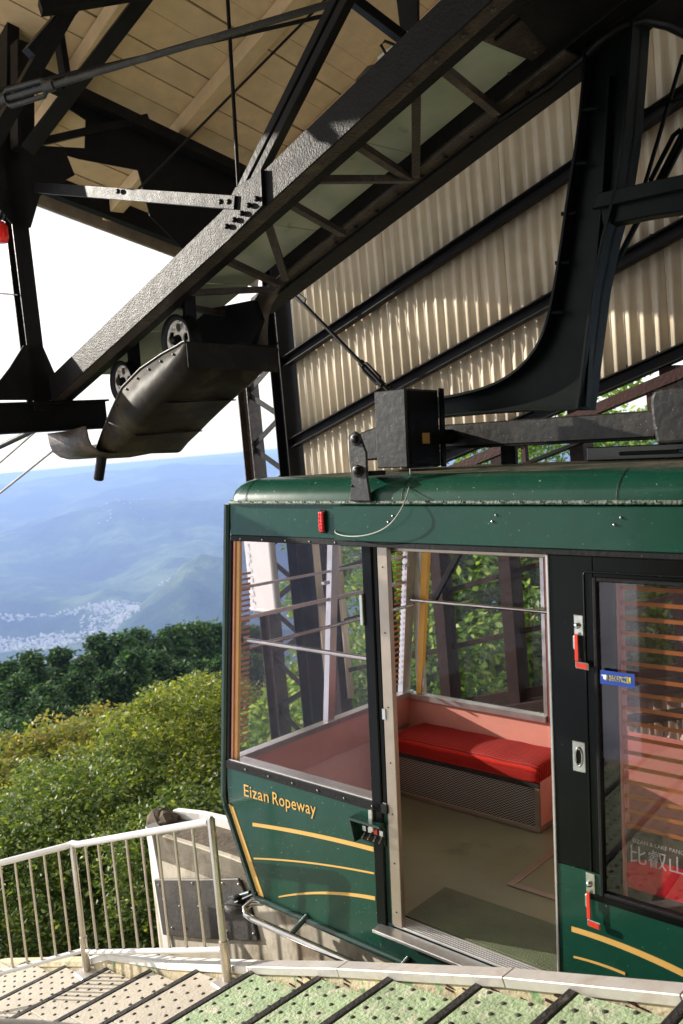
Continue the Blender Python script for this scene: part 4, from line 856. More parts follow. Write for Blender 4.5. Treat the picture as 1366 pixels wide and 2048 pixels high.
# ---- sliding door leaf
DB = -.062
DR = MB().add([], [])
wl, wr, wb, wt = float(pc(1193, 1450, b=DB)[0]), 1.92, float(pc(1215, 1795, b=DB)[2]), float(pc(1230, 1157, b=DB)[2])
def dslab(a0, a1, c0, c1, name, m, b0=DB, b1=DB+.035, bevel=.003, parent=CAB, **k): return box(name, (a0, b0, c0), (a1, b1, c1), m, parent, bevel, **k)
DOOR = MB().box((1.02, DB, .655), (wl, DB+.035, 2.06)).box((wr, DB, .655), (2.06, DB+.035, 2.06)).box((wl, DB, wt), (wr, DB+.035, 2.06)).build('sliding_door', M_gblk, CAB, .003)
GR = MB().box((1.02, DB, -.03), (2.06, DB+.035, wb-.005)).box((1.02, DB, wb-.005), (wl, DB+.035, .652)).box((wr, DB, wb-.005), (2.06, DB+.035, .652)).build('door_green_panel', M_green, DOOR, .002)
dslab(1.006, 1.020, -.03, 2.06, 'door_edge_trim', M_alu, DB-.006, DB+.04, .003, DOOR)
MB().tube([(a, DB-.002, c) for a, c in [(wl-.040, .66), (wl-.040, wt+.012), (wl-.030, wt+.022), (wr+.05, wt+.022)]], .005, 8).build('door_moulding', M_gblk, DOOR)
fr2 = MB()
for lo, hi in (((wl, wb), (wl+.018, wt)), ((wr-.018, wb), (wr, wt)), ((wl+.018, wt-.018), (wr-.018, wt)), ((wl+.018, wb), (wr-.018, wb+.018))): fr2.box((lo[0], DB-.010, lo[1]), (hi[0], DB+.03, hi[1]))
fr2.build('door_window_seal', M_rub, DOOR, .004)
MB().prism([(wl-.05, DB-.006, wb-.03), (wr+.05, DB-.006, wb-.03), (wr+.05, DB-.006, wb), (wl-.05, DB-.006, wb)], (0, .006, 0)).build('door_drip_edge', M_gblk, DOOR, .003)
dslab(wl+.018, wr-.018, wb+.018, wt-.018, 'door_glass', G_door, DB+.008, DB+.012, 0, DOOR)
for pts_, a_, c_ in (([(1143, 1858), (1250, 1895), (1366, 1947)], .024, .030), ([(1147, 1914), (1200, 1929), (1250, 1948)], .009, .012)):
    P = decal(pts_, a_, c_, DB-.003); P.build('gold_stripe', M_yelt, DOOR)
# latches
def latch(x, y):
    p = pc(x, y, b=DB-.01); a, c = p[0], p[2]
    LT = box('latch_plate', (a-.022, DB-.006, c-.045), (a+.022, DB, c+.045), M_zinc, DOOR, .005)
    MB().lathe([(0, .014), (.011, .014), (.014, .006), (.014, 0)], (a-.004, DB-.006, c-.002), (0, -1, 0), 10).build('latch_pin', M_steel, LT)
    MB().prism([(a-.012, DB-.02, c-.035), (a+.004, DB-.02, c-.035), (a+.006, DB-.02, c-.155), (a-.012, DB-.02, c-.155)], (0, -.006, 0)).build('latch_lever', M_redp, LT, .002)
    MB().prism([(a-.020, DB-.016, c-.05), (a-.010, DB-.016, c-.04), (a-.010, DB-.016, c-.11), (a-.020, DB-.016, c-.10)], (0, -.008, 0)).build('latch_spring', M_zinc, LT, .002)
    MB().prism([(a-.010, DB-.022, c-.155), (a+.052, DB-.022, c-.158), (a+.052, DB-.022, c-.190), (a-.010, DB-.022, c-.186)], (0, -.006, 0)).build('latch_grip_rim', M_zinc, LT, .004)
    MB().prism([(a-.004, DB-.029, c-.160), (a+.046, DB-.029, c-.163), (a+.046, DB-.029, c-.185), (a-.004, DB-.029, c-.181)], (0, -.002, 0)).build('latch_grip', M_redp, LT)
latch(1156, 1251); latch(1180, 1768)
p = pc(1158, 1513, b=DB); HP = box('door_pull', (p[0]-.029, DB-.004, p[2]-.068), (p[0]+.031, DB, p[2]+.068), M_zinc, DOOR, .004)
MB().tube([(p[0]+.002+.016*math.cos(q), DB-.006, p[2]+.042*math.sin(q)) for q in [2*math.pi*k/14 for k in range(14)]], .0045, 6, True).build('pull_rim', M_steel, HP)
MB().prism([(p[0]-.010, DB-.0055, p[2]-.030), (p[0]+.014, DB-.0055, p[2]-.030), (p[0]+.014, DB-.0055, p[2]+.030), (p[0]-.010, DB-.0055, p[2]+.030)], (0, .001, 0)).build('pull_recess', M_bblk, HP)
# body window behind the open door leaf, pink reveal, orange stripes
wa = pc(1241, 1300, b=.03)[0]
box('body_pier', (1.10, .0, -.02), (wa-.004, .03, 2.06), M_gblk, CAB); box('body_sill', (wa-.004, .0, -.02), (2.95, .03, .50), M_pink, CAB)
box('window_reveal', (wa-.003, .0, .50), (wa+.012, .06, 2.02), M_pink, CAB); box('window_reveal', (wa+.012, .0, 2.0), (2.95, .06, 2.03), M_pink, CAB)
box('body_window_glass', (wa+.012, .018, .50), (2.9, .022, 2.0), G_clear, CAB, 0)
for k in range(19):
    c_ = .80+k*.0655
    box('orange_stripe', (wa+.014, .012, c_), (2.4, .016, c_+.017), M_or, CAB, 0)
# sticker on door glass
p0 = pc(1203, 1352, b=DB-.0); p1 = pc(1272, 1364, b=DB-.0)
STK = dslab(p0[0], p1[0], p0[2]-.030, p0[2]+.030, 'warning_sticker', M_blue, DB-.0135, DB-.0115, 0, DOOR)
text('ひらくドアにご注意', .030, (p0[0]+.040, DB-.0145, p0[2]-.010), (1, 0, 0), (0, 0, 1), M_ylw, STK, 'sticker_lettering', .0003, fat=.0006, sx=(p1[0]-p0[0]-.055)/.27)
MB().lathe([(0, .001), (.012, .001), (.012, 0)], (p0[0]+.026, DB-.0137, p0[2]), (0, -1, 0), 14).build('sticker_symbol', M_wht, STK)
box('sticker_symbol', (p0[0]+.006, DB-.0145, p0[2]+.005), (p0[0]+.026, DB-.0137, p0[2]+.011), M_wht, STK, 0)
# poster behind the glass
q0 = pc(1262, 1670, b=.01); q1 = pc(1266, 1752, b=.01)
PO = thing('travel_poster', 'poster with white lettering and a red mountain shape behind the glass at the right edge', 'poster', 'C', (q0[0], .01, q0[2]))
box('sheet', (wa+.016, .004, .525), (2.1, .006, q0[2]+.03), M_post, PO, 0)
lh = pc(1268, 1723, b=.0)
text('比叡山・びわ湖', .085, (wa+.025, .0025, lh[2]), (1, 0, 0), (0, 0, 1), M_wht, PO, 'poster_lettering', .0003)
text('EIZAN & LAKE PANORAMIC', .024, (wa+.045, .0025, lh[2]+.085), (1, 0, 0), (0, 0, 1), M_wht, PO, 'poster_small_lettering', .0003)
pts_ = [(0, .02), (.05, .045), (.13, .055), (.2, .06), (.3, .05), (.42, .02), (.55, 0), (.7, -.02), (.7, -.09), (0, -.09)]
MB().prism([(wa+.018+a, .0035, lh[2]-.035+c) for a, c in pts_], (0, -.0008, 0)).build('red_mountain', M_postr, PO)
# tail lamp and loose cable
p = pc(648, 1043, b=0); TL = box('tail_lamp_base', (p[0]-.024, -.012, p[2]-.065), (p[0]+.024, 0, p[2]+.065), M_rub, CAB, .008)
TLL = box('tail_lamp', (p[0]-.018, -.03, p[2]-.056), (p[0]+.018, -.012, p[2]+.056), M_red, TL, .008, seg=2)
b_ = MB()
for k in range(5):
    for g in (-.008, .008): b_.lathe([(0, .004), (.004, .003), (.0055, 0)], (p[0]+g, -.030, p[2]-.04+k*.02), (0, -1, 0), 8)
b_.build('lamp_lenses', M_red, TLL)
cbp = [(820, 938, .22), (821, 960, .1), (815, 990, -.08), (800, 1025, -.12), (775, 1055, -.12), (740, 1070, -.11), (700, 1074, -.10), (672, 1068, -.08), (669, 1060, -.06), (685, 1055, -.045)]
P_ = [pc(x, y, b=b) for x, y, b in cbp]
def smooth(P, it=3):
    for _ in range(it):
        Q = [P[0]]
        for i in range(len(P)-1): Q += [.75*P[i]+.25*P[i+1], .25*P[i]+.75*P[i+1]]
        Q.append(P[-1]); P = Q
    return P
MB().tube(smooth(P_, 2), .0032, 7).build('loose_cable', M_wire, CAB)
# ---- roof gear: bracket links, spreader beam, hanger arm, box
bx = lambda x, y, b=-.03: pc(x, y, b=b)
LK = MB().prism([bx(703, 1002), bx(745, 1002), bx(738, 955), bx(736, 905), bx(722, 868), bx(712, 862), bx(700, 872), bx(702, 920), bx(707, 960)], (0, -.018, 0)).build('hanger_link', M_ltbk, CAB, .004)
for x, y in ((712, 879), (716, 942)):
    bolt(LK, pc(x, y, b=-.048), (0, -1, 0), .034, .016, M_ltbk, 'washer'); bolt(LK, pc(x, y, b=-.064), (0, -1, 0), .022, .02, M_bblk)
bolt(LK, pc(704, 972, b=-.048), (0, -1, 0), .007, .006, M_bblk)
MB().prism([pc(x, y, b=.66) for x, y in ((718, 866), (760, 850), (760, 918), (724, 922))], (0, .12, 0)).build('cross_arm', M_ltbk, CAB, .01)
box('link_foot', (-.10, -.02, 2.43), (-.0, .10, 2.455), M_bblk, CAB, .004)
MB().lathe([(0, 1.95), (.045, 1.95), (.045, .66), (0, .66)], (-.10, 0, 2.63), (0, 1, 0), 14).build('cross_shaft', M_bblk, CAB)
SB = MB().box((-.30, .88, 2.565), (1.15, 1.06, 2.705)).build('spreader_beam', M_ltbk, CAB, .008)
MB().box((-.30, .86, 2.555), (1.15, 1.08, 2.568)).build('beam_flange', M_bblk, SB, .002)
MB().box((1.15, .88, 2.565), (2.2, 1.06, 2.705)).build('spreader_beam_end', M_ltbk, CAB, .008)
c_ = pc(1345, 838, b=.70)
MB().prism([pc(x, y, b=.72) for x, y in ((1299, 815), (1299, 795), (1305, 782), (1322, 776), (1366, 772), (1440, 766), (1440, 884), (1312, 890), (1304, 855))], (0, .42, 0)).build('suspension_collar', M_ltbk, CAB, .02, seg=3)
MB().box((1.02, .72, 2.48), (1.32, .90, 2.50)).build('drum_saddle', M_bblk, CAB, .004)
AX = MB().box((-.22, .30, 2.462), (-.004, .62, 2.895)).build('equipment_box', M_ltbk, CAB, .006)
MB().box((-.004, .32, 2.47), (.006, .60, 2.885)).build('box_lid', M_bblk, AX, .004)
MB().box((-.002, .615, 2.455), (.012, .66, 2.905)).build('box_flange', M_bblk, AX, .003)
MB().box((.006, .43, 2.59), (.012, .50, 2.65)).build('box_plate', M_yelt, AX, .002)
MB().tube([(-.22+.12, .30, 2.9), (-.1, .31, 2.91)], .008, 6).build('box_eye', M_bblk, AX)
# hanger arm
left = [(1184, 60), (1183, 150), (1172, 270), (1150, 400), (1135, 510), (1120, 600), (1104, 665), (1080, 710), (1045, 745), (1005, 768), (955, 784), (868, 800)]
right = [(868, 836), (960, 828), (1060, 822), (1174, 820), (1180, 780), (1192, 680), (1205, 580), (1225, 480), (1250, 390), (1266, 280), (1276, 160), (1284, 40)]
Lp = smooth([pc(x, y, b=.97) for x, y in left], 1); Rp = [pc(x, y, b=.97) for x, y in right]
def ribbon(P, th, b0, b1, name, m, parent, sgn=1):
    b_ = MB(); v = []; k = len(P)
    for i in range(k):
        d = P[min(i+1, k-1)]-P[max(i-1, 0)]; d /= np.linalg.norm(d); nrm = np.array([-d[2], 0, d[0]])*sgn
        q = P[i]+nrm*th; v += [(P[i][0], b0, P[i][2]), (P[i][0], b1, P[i][2]), (q[0], b1, q[2]), (q[0], b0, q[2])]
    b_.add(v, [(4*i+j, 4*i+(j+1) % 4, 4*i+4+(j+1) % 4, 4*i+4+j) for i in range(k-1) for j in range(4)]+[(0, 1, 2, 3), tuple(4*(k-1)+j for j in (3, 2, 1, 0))]); return b_.build(name, m, parent, .002)
ARM = MB().prism([(p[0], .955, p[2]) for p in Lp+Rp], (0, .03, 0)).build('hanger_arm', M_arm, CAB, .002)
ribbon(Lp, .016, .86, 1.08, 'arm_flange', M_arm, ARM); ribbon(Rp[3:], .016, .86, 1.08, 'arm_flange', M_arm, ARM)
ribbon(Rp[:4], .012, .86, 1.08, 'arm_flange', M_arm, ARM)
for (x0, y0, x1, y1) in ((1118, 560, 1092, 690),): pass
ribbon([pc(x, y, b=.9) for x, y in ((1215, 150), (1200, 400), (1178, 640), (1168, 815))], .012, .90, .955, 'arm_stiffener', M_arm, ARM)
for y, x in ((222, 1172), (330, 1152), (430, 1130), (528, 1118), (627, 1107)):
    p = pc(x, y, b=.90); MB().tube([(p[0]+.06, .90, p[2]), (p[0]-.012, .88, p[2]+.004)], .011, 8).build('step_peg', M_arm, ARM)
SP = MB().prism([pc(x, y, b=.90) for x, y in ((1196, 388), (1230, 378), (1300, 364), (1480, 325), (1480, 405), (1300, 432), (1230, 446), (1205, 452))], (0, .10, 0)).build('arm_outrigger', M_arm, CAB, .006)
MB().prism([pc(x, y, b=.86) for x, y in ((1182, 418), (1230, 408), (1480, 352), (1480, 325), (1300, 362), (1196, 386))], (0, .04, 0)).build('outrigger_flange', M_arm, CAB, .004)
for a, c, r_ in (((1282, 150), (1266, 372), .010), ((1366, 110), (1290, 368), .012), ((1275, 225), (1420, 180), .010)):
    MB().tube([pc(*a, b=1.2), pc(*c, b=1.2)], r_, 8).build('stay_rod', M_arm, CAB)
d0, d1 = pc(1210, 570, b=1.3), pc(1400, 200, b=1.3); MB().tube([d0, d1], .018, 8).build('stay_rod', M_arm, CAB)
dd = (d1-d0)/np.linalg.norm(d1-d0); cc = pc(1335, 320, b=1.3); e = np.array([dd[2], 0, -dd[0]])
b_ = MB()
for g in (-1, 1): b_.tube([cc-dd*.16+e*g*.012, cc-dd*.12+e*g*.035, cc+dd*.12+e*g*.035, cc+dd*.16+e*g*.012], .014, 7)
b_.build('turnbuckle', M_arm, CAB)
box('roof_box', (.62, 1.2, 2.45), (1.3, 1.5, 2.53), M_greend, CAB, .006)
bolt(CAB, pc(852, 905, b=1.05), (0, -1, 0), .035, .03, M_bblk, 'pivot'); box('pivot_lug', (.12, 1.08, 2.45), (.22, 1.12, 2.58), M_bblk, CAB, .004)

# ================================================================== LANDSCAPE
def vnoise(x, y, seed=0):
    xi = np.floor(x).astype(np.int64); yi = np.floor(y).astype(np.int64); xf = x-xi; yf = y-yi
    def h(a, b):
        n = (a*374761393+b*668265263+seed*974634777) & 0xffffffff; n = ((n ^ (n >> 13))*1274126177) & 0xffffffff
        return ((n ^ (n >> 16)) & 0xffff)/65535.0
    u = xf*xf*(3-2*xf); v = yf*yf*(3-2*yf)
    return (h(xi, yi)*(1-u)+h(xi+1, yi)*u)*(1-v)+(h(xi, yi+1)*(1-u)+h(xi+1, yi+1)*u)*v
def fbm(x, y, o=5, seed=0, ridged=False):
    s = 0; a = .5; t = 0
    for i in range(o):
        n = vnoise(x*2**i+17*i, y*2**i-9*i, seed+i)
        if ridged: n = 1-abs(2*n-1)
        s = s+a*n; t += a; a *= .5
    return s/t
def height(x, y):
    r = np.hypot(x, y); az = np.degrees(np.arctan2(x, y))
    base = np.interp(r, [0, 5, 9, 16, 30, 60, 110, 250, 700, 1300, 1900, 2600, 4400, 5600, 7000, 9500, 12000, 15000, 30000, 40000],
                     [-6.6, -6.8, -8.2, -12, -19, -33, -58, -130, -330, -480, -560, -600, -600, -560, -430, -250, -140, -90, -260, -400])
    # hillside right of the station rises
    up = 1/(1+np.exp(-(az-2)/4.0))*np.exp(-(r/120)**2)
    base = base*(1-.45*up)
    m = np.clip((r-5200)/3500, 0, 1)
    tilt = np.interp(az, [-60, -22, -6, 30], [-40, -20, 110, 260])*np.clip((r-4500)/6000, 0, 1)*np.clip((22000-r)/8000, 0, 1)
    rg_ = fbm(x/2600+3.1, y/2600+.7, 6, 5, True)-.62
    h = base+m*rg_*640*np.clip((18000-r)/6000, .3, 1)+tilt*.6
    # low green spurs inside the valley on the right
    sp = np.exp(-((r-3300)/1500)**2)*np.clip((az+15.5)/5, 0, 1); h = h+sp*(60+420*(fbm(x/900, y/900, 5, 21, True)-.45))
    sp2 = np.exp(-((r-1900)/420)**2)*np.clip((az+19.5)/4, 0, 1); h = h+sp2*150*fbm(x/500, y/500, 4, 33, True)
    h = h+np.clip((r-150)/400, 0, 1)*10*(fbm(x/120, y/120, 4, 9)-.5)
    nr1 = fbm(az/7+40, r*0+1.5, 4, 51); nr2 = fbm(az/11+80, r*0+4.5, 5, 57)
    h = h+260*nr1*np.exp(-((r-6400-1500*(nr2-.5))/750)**2)+150*nr2*np.exp(-((r-8700-1500*(nr1-.5))/700)**2)
    h = h+np.clip((r-2600)/1500, 0, 1)*140*(fbm(x/620, y/620, 6, 71, True)-.6)
    lim = -.0085*r*np.interp(az, [-30, -22, -16, -6, 30], [1.5, 1.25, .8, -.2, -.5])+60*(fbm(az/2.2+9, r*0+7, 4, 91)-.5)
    soft = lim-45*np.log1p(np.exp(np.clip((lim-h)/45, -30, 30))); h = np.where(r > 3000, soft, h)
    return np.minimum(h, 8.0)
rs = np.geomspace(2.5, 38000, 300); azs = np.radians(np.linspace(-75, 75, 420))
RR, AA = np.meshgrid(rs, azs, indexing='ij'); X = RR*np.sin(AA); Y = RR*np.cos(AA); H = height(X, Y)
def gridmesh(name, X, Y, Z, m):
    a, b = X.shape; me = bpy.data.meshes.new(name); me.vertices.add(a*b); me.vertices.foreach_set('co', np.stack([X, Y, Z], -1).astype(np.float32).ravel())
    i = np.arange((a-1)*b).reshape(a-1, b)[:, :-1]; q = np.stack([i, i+b, i+b+1, i+1], -1).reshape(-1, 4); nq = len(q)
    me.loops.add(nq*4); me.loops.foreach_set('vertex_index', q.ravel().astype(np.int32)); me.polygons.add(nq)
    me.polygons.foreach_set('loop_start', (np.arange(nq)*4).astype(np.int32)); me.polygons.foreach_set('loop_total', np.full(nq, 4, np.int32))
    me.polygons.foreach_set('use_smooth', np.ones(nq, bool)); me.update(calc_edges=True); me.materials.append(m)
    o = bpy.data.objects.new(name, me); COL.objects.link(o); return o
tm = bpy.data.materials.new('forested_slopes'); tm.use_nodes = True; nt = tm.node_tree; b = nt.nodes['Principled BSDF']
co = N(nt, 'ShaderNodeTexCoord').outputs['Object']
n1 = noise(nt, co, .0016, 8, .65); n2 = noise(nt, co, .007, 8, .7)
c1 = ramp(nt, n1, [(.38, (.010, .025, .014)), (.5, (.035, .065, .02)), (.60, (.13, .17, .06))])
c2 = ramp(nt, n2, [(.3, (.4, .4, .4)), (.7, (1.5, 1.5, 1.4))]); cl = mixc(nt, 1.0, c1, c2, 'MULTIPLY'); nt.links.new(cl, b.inputs['Base Color'])
b.inputs['Roughness'].default_value = .95; b.inputs['Specular IOR Level'].default_value = .1
bu = N(nt, 'ShaderNodeBump'); bu.inputs['Strength'].default_value = 1; bu.inputs['Distance'].default_value = 70; nt.links.new(noise(nt, co, .006, 7, .65), bu.inputs['Height']); nt.links.new(bu.outputs[0], b.inputs['Normal'])
tagp(gridmesh('hillside_terrain', X, Y, H, tm), kind='structure')

# town in the valley: thousands of tiny far houses
def town(name, label, az0, az1, e0, e1, n, mod, seed, sizes=(8, 20)):
    g = np.random.default_rng(seed); az = g.uniform(az0, az1, n); el = g.uniform(e0, e1, n)
    r = 590/np.tan(np.radians(el)); x = r*np.sin(np.radians(az)); y = r*np.cos(np.radians(az))
    keep = fbm(x/420, y/170, 3, seed+5)+.10*(g.random(n)-.5) > mod; x, y = x[keep], y[keep]; z = height(x, y)-2
    V = []; Fc = []
    for i in range(len(x)):
        w_, d_, h_ = g.uniform(*sizes), g.uniform(*sizes), g.uniform(4, 8)*(2.2 if g.random() < .03 else 1); q = g.uniform(0, 1.57); cq, sq = math.cos(q), math.sin(q); k = len(V)
        for zz in (0, h_):
            for a, c in ((-1, -1), (1, -1), (1, 1), (-1, 1)): V.append((x[i]+(a*w_*cq-c*d_*sq)/2, y[i]+(a*w_*sq+c*d_*cq)/2, z[i]+zz))
        V.append((x[i], y[i], z[i]+h_*1.3)); Fc += [(k, k+1, k+5, k+4), (k+1, k+2, k+6, k+5), (k+2, k+3, k+7, k+6), (k+3, k, k+4, k+7), (k+4, k+5, k+8), (k+5, k+6, k+8), (k+6, k+7, k+8), (k+7, k+4, k+8)]
    me = bpy.data.meshes.new(name); me.from_pydata(V, [], Fc); me.materials.append(M_town); o = bpy.data.objects.new(name, me); COL.objects.link(o); tagp(o, label, 'town', None, 'stuff')
town('valley_town', 'pale sunlit town spread over the valley floor at far left', -24, -13.5, 8.6, 12.6, 3600, .53, 3, (4, 11))
town('small_settlement', 'small pale settlement up the valley beside the main town', -16.0, -11.4, 9.2, 10.0, 400, .5, 8, (5, 13))
town('hillside_settlement', 'faint pale strip of buildings on the far hillside', -15.5, -12.4, 5.0, 5.9, 50, .4, 12, (6, 12))

# ---- leaves
def leafcloud(name, m, pts, size, rng, droop=0.0, asp=.55):
    n = len(pts); ax = rng.normal(size=(n, 3)); ax[:, 2] = ax[:, 2]*.5-droop; ax /= np.linalg.norm(ax, axis=1)[:, None]
    up = rng.normal(size=(n, 3)); up[:, 2] += .9; sd = np.cross(ax, up); sd /= np.linalg.norm(sd, axis=1)[:, None]; nr = np.cross(sd, ax)
    L_ = size*rng.uniform(.6, 1.35, (n, 1)); W_ = L_*asp
    v = np.stack([pts, pts+ax*L_*.5+sd*W_*.5-nr*L_*.05, pts+ax*L_, pts+ax*L_*.5-sd*W_*.5-nr*L_*.05], 1).reshape(-1, 3)
    me = bpy.data.meshes.new(name); me.vertices.add(4*n); me.vertices.foreach_set('co', v.astype(np.float32).ravel())
    me.loops.add(4*n); me.loops.foreach_set('vertex_index', np.arange(4*n, dtype=np.int32)); me.polygons.add(n)
    me.polygons.foreach_set('loop_start', (np.arange(n)*4).astype(np.int32)); me.polygons.foreach_set('loop_total', np.full(n, 4, np.int32))
    me.update(calc_edges=True); me.materials.append(m); return me
def crownpts(rng, n, rx, ry, rz, nc, cr, shell=.55, top=.2):
    d = rng.normal(size=(nc, 3)); d[:, 2] += top; d /= np.linalg.norm(d, axis=1)[:, None]
    rr = rng.uniform(shell, 1.0, (nc, 1)); c = d*rr*np.array([rx, ry, rz])
    idx = rng.integers(0, nc, n); s = rng.uniform(.6, 1.4, (nc, 1))[idx]*cr
    e = rng.normal(size=(n, 3)); e /= np.linalg.norm(e, axis=1)[:, None]; e *= rng.uniform(.3, 1.0, (n, 1))**.5
    return c[idx]+e*s*np.array([1, 1, .65]), c
def branches(c, base, rng, k, r0, m):
    b_ = MB(); b_.tube([base, base+np.array([.02, 0, .5])*abs(base[2])*.6, np.array([0, 0, -.05*abs(base[2])])], [r0, r0*.75, r0*.4], 8)
    for i in rng.choice(len(c), min(k, len(c)), replace=False):
        s_ = base*rng.uniform(.1, .6); mid = (s_+c[i])/2+rng.normal(size=3)*.1*np.linalg.norm(c[i]); b_.tube([s_, mid, c[i]], [r0*.35, r0*.2, r0*.07], 5)
    return b_
def tree(name, label, cat, m, c, rx, ry, rz, n, size, nc, cr, seed, trunk=2.5, group=None, k=14, tr=.12, shell=.55, **kw):
    rng_ = np.random.default_rng(seed); th = thing(name, label, cat, 'W', (c[0], c[1], c[2]-rz-trunk), group)
    P, cc_ = crownpts(rng_, n, rx, ry, rz, nc, cr, shell); h = rz+trunk
    me = leafcloud('crown', m, P+np.array([0, 0, h]), size, rng_, **kw); o = bpy.data.objects.new('crown', me); COL.objects.link(o); o.parent = th
    bb = branches(cc_, np.array([0, 0, -h]), rng_, k, tr, M_bark); bb.v = [(p[0]+OFF[th.name][0], p[1]+OFF[th.name][1], p[2]+h+OFF[th.name][2]) for p in bb.v]; bb.build('trunk', M_bark, th); return th
def wp(x, y, dep): return ray(x, y)*dep
# near evergreen shrubs below the railing
near = [(390, 1610, 10.5, 1.25, 1.3, 1.35, 'bright glossy evergreen bush rising highest beside the cabin corner'),
        (255, 1720, 9.8, 1.45, 1.2, 1.25, 'glossy evergreen bush directly behind the bend of the railing'),
        (60, 1850, 9.2, 1.25, 1.1, 1.0, 'dark glossy bush behind the lower left end of the railing'),
        (420, 1480, 13.0, 1.0, 1.2, .85, 'light green leafy bush top beside the cabin window edge'),
        (120, 1700, 12.0, 1.3, 1.2, 1.0, 'evergreen bush with yellowing leaves left of the railing bend'),
        (430, 1810, 8.6, 1.1, .9, 1.1, 'shaded evergreen bush close behind the docking wall')]
for i, (x, y, d, rx, ry, rz, lb) in enumerate(near):
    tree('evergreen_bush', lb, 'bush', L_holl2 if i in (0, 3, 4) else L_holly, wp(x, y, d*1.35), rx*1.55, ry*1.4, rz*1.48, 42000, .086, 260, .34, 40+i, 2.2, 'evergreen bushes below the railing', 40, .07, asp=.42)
gold = [(80, 1610, 19, 2.7, 2.2, 1.6, 'golden olive tree crown at the left, below the dark forest'), (225, 1540, 21, 2.2, 2.0, 1.35, 'golden olive tree crown in the middle, beneath the tallest dark conifers'), (-60, 1700, 17, 2.2, 2.0, 1.6, 'orange tinged tree crown at the left edge')]
for i, (x, y, d, rx, ry, rz, lb) in enumerate(gold):
    tree('golden_tree', lb, 'tree', L_gold, wp(x, y, d), rx, ry, rz, 22000, .12, 150, .42, 60+i, 4, 'golden trees below the forest', 20, .12, shell=.7)
tree('shrub', 'small dark tree at the left edge between forest and golden trees', 'tree', L_cedar, wp(20, 1545, 27), 2.6, 2, 1.3, 9000, .2, 60, .6, 70, 4)
# dark conifer forest: four crown shapes, many trees
rngc = np.random.default_rng(77); cvar = []
for k in range(5):
    nc = 130; hh = rngc.uniform(0, 1, nc); R_ = 2.2*np.clip(1.02-hh, .05, 1)**.78; q = rngc.uniform(0, 6.283, nc); rr = R_*rngc.uniform(.55, 1, nc)
    c = np.stack([rr*np.cos(q), rr*np.sin(q), -8+8.2*hh], 1); n = 15000; idx = rngc.integers(0, nc, n); e = rngc.normal(size=(n, 3))*np.array([.42, .42, .26]); P = c[idx]+e*(1.15-.6*hh[idx])[:, None]
    me = leafcloud('crown', L_cedar, P, .30, rngc, .25, .4)
    tb = MB().tube([(0, 0, -13), (0, 0, -5), (0, 0, -.2)], [.28, .2, .04], 7); tb.add([], [])
    cvar.append((me, tb))
tmesh = cvar[0][1].build('trunk', M_bark); tdata = tmesh.data; bpy.data.objects.remove(tmesh)
tops = [(-40, 1345, 44), (15, 1340, 46), (60, 1318, 47), (118, 1308, 50), (165, 1325, 48), (195, 1283, 54), (235, 1290, 55), (280, 1268, 58), (320, 1285, 60), (345, 1268, 62), (372, 1264, 66), (400, 1262, 66), (430, 1258, 68), (465, 1260, 70), (505, 1265, 70)]
second = [(-20, 1400, 38), (40, 1385, 39), (95, 1375, 40), (150, 1370, 41), (210, 1355, 44), (262, 1340, 46), (310, 1335, 48), (355, 1330, 50), (405, 1325, 52), (450, 1330, 52), (500, 1335, 54), (0, 1440, 33), (75, 1435, 34), (140, 1430, 35), (205, 1425, 36), (265, 1415, 37), (330, 1400, 39), (390, 1385, 41), (445, 1385, 42), (30, 1478, 30), (120, 1475, 30), (215, 1475, 31), (300, 1460, 33), (370, 1450, 34), (440, 1440, 36), (560, 1350, 50), (620, 1360, 50), (680, 1380, 48)]
allc = tops+second; ORD = ['first', 'second', 'third', 'fourth', 'fifth', 'sixth', 'seventh', 'eighth', 'ninth', 'tenth', 'eleventh', 'twelfth', 'thirteenth', 'fourteenth', 'fifteenth', 'sixteenth']
def row(t): return 0 if t in tops else 1 if t[1] < 1390 else 2 if t[1] < 1445 else 3
RN = ['along the skyline of the dark forest', 'just under the skyline of the dark forest', 'in the middle of the shaded forest slope', 'at the foot of the shaded forest slope']
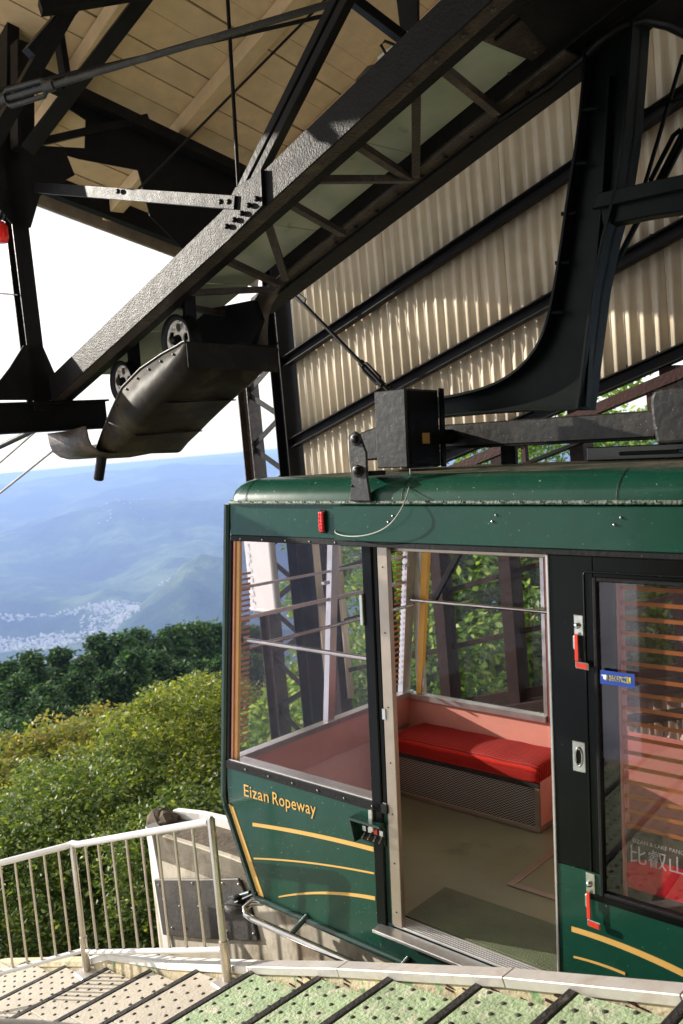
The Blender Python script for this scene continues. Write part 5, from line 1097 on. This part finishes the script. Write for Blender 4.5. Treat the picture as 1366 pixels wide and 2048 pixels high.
for i, (x, y, d) in enumerate(allc):
    rw = row((x, y, d)); k_ = sorted(t[0] for t in allc if row(t) == rw).index(x)
    p = wp(x, y+(0 if rw == 0 else float(rngc.uniform(-24, 14))), d+float(rngc.uniform(-2, 2))); th = thing('conifer', 'dark conifer %s, %s from the left' % (RN[rw], ORD[k_]), 'tree', 'W', (p[0], p[1], p[2]-13), 'dark conifers of the forest')
    me, _ = cvar[i % 5]; sc = rngc.uniform(.9, 1.25)*d/50
    for nm, dt in (('crown', me), ('trunk', tdata)):
        o = bpy.data.objects.new(nm, dt); COL.objects.link(o); o.parent = th; o.location = (0, 0, 13); o.rotation_euler = (0, 0, rngc.uniform(0, 6.28)); o.scale = (sc, sc, sc)
# trees outside the window wall
out_t = [(760, 1250, 17, 2.2, 2.2, 2.6, 'green tree outside the windows, seen beyond the cabin end wall'), (930, 1200, 14.5, 1.9, 2, 2.3, 'leafy green tree outside the windows, seen left through the open door'), (1080, 1260, 14, 1.9, 2, 2.4, 'leafy green tree outside the windows beside the black door'),
         (880, 1400, 13, 1.7, 1.6, 1.5, 'low green tree just outside the window sill'), (1250, 1250, 14, 2.2, 2, 2.3, 'green tree outside the windows, seen through the door glass'), (1020, 1000, 19, 3.2, 2.4, 2.4, 'tall green tree top outside, seen between cabin roof and hanger beam'), (1340, 1000, 16, 2.2, 2.2, 2.6, 'tall green tree outside behind the suspension collar'), (690, 1490, 13, 1.3, 1.3, 1.2, 'bush outside seen low through the left cabin window')]
for i, (x, y, d, rx, ry, rz, lb) in enumerate(out_t):
    tree('broadleaf_tree', lb, 'tree', L_mid, wp(x, y, d), rx, ry, rz, 16000, .13, 130, .42, 90+i, 4, 'trees outside the windows', 20, .12)

# ---- haze
zlow = float(H.min())-1.5
hz = MB().box((-42000, -600, zlow), (42000, 42000, 9.5)).build('haze', M_white); hz.data.materials.clear()
hm = bpy.data.materials.new('haze_air'); hm.use_nodes = True; nt = hm.node_tree; nt.nodes.remove(nt.nodes['Principled BSDF']); pv = N(nt, 'ShaderNodeVolumePrincipled')
pv.inputs['Color'].default_value = (.37, .53, .95, 1); pv.inputs['Density'].default_value = 1.7e-4; pv.inputs['Anisotropy'].default_value = .1
nt.links.new(pv.outputs[0], nt.nodes['Material Output'].inputs['Volume']); hz.data.materials.append(hm); hz['kind'] = 'stuff'; hz.display_type = 'WIRE'
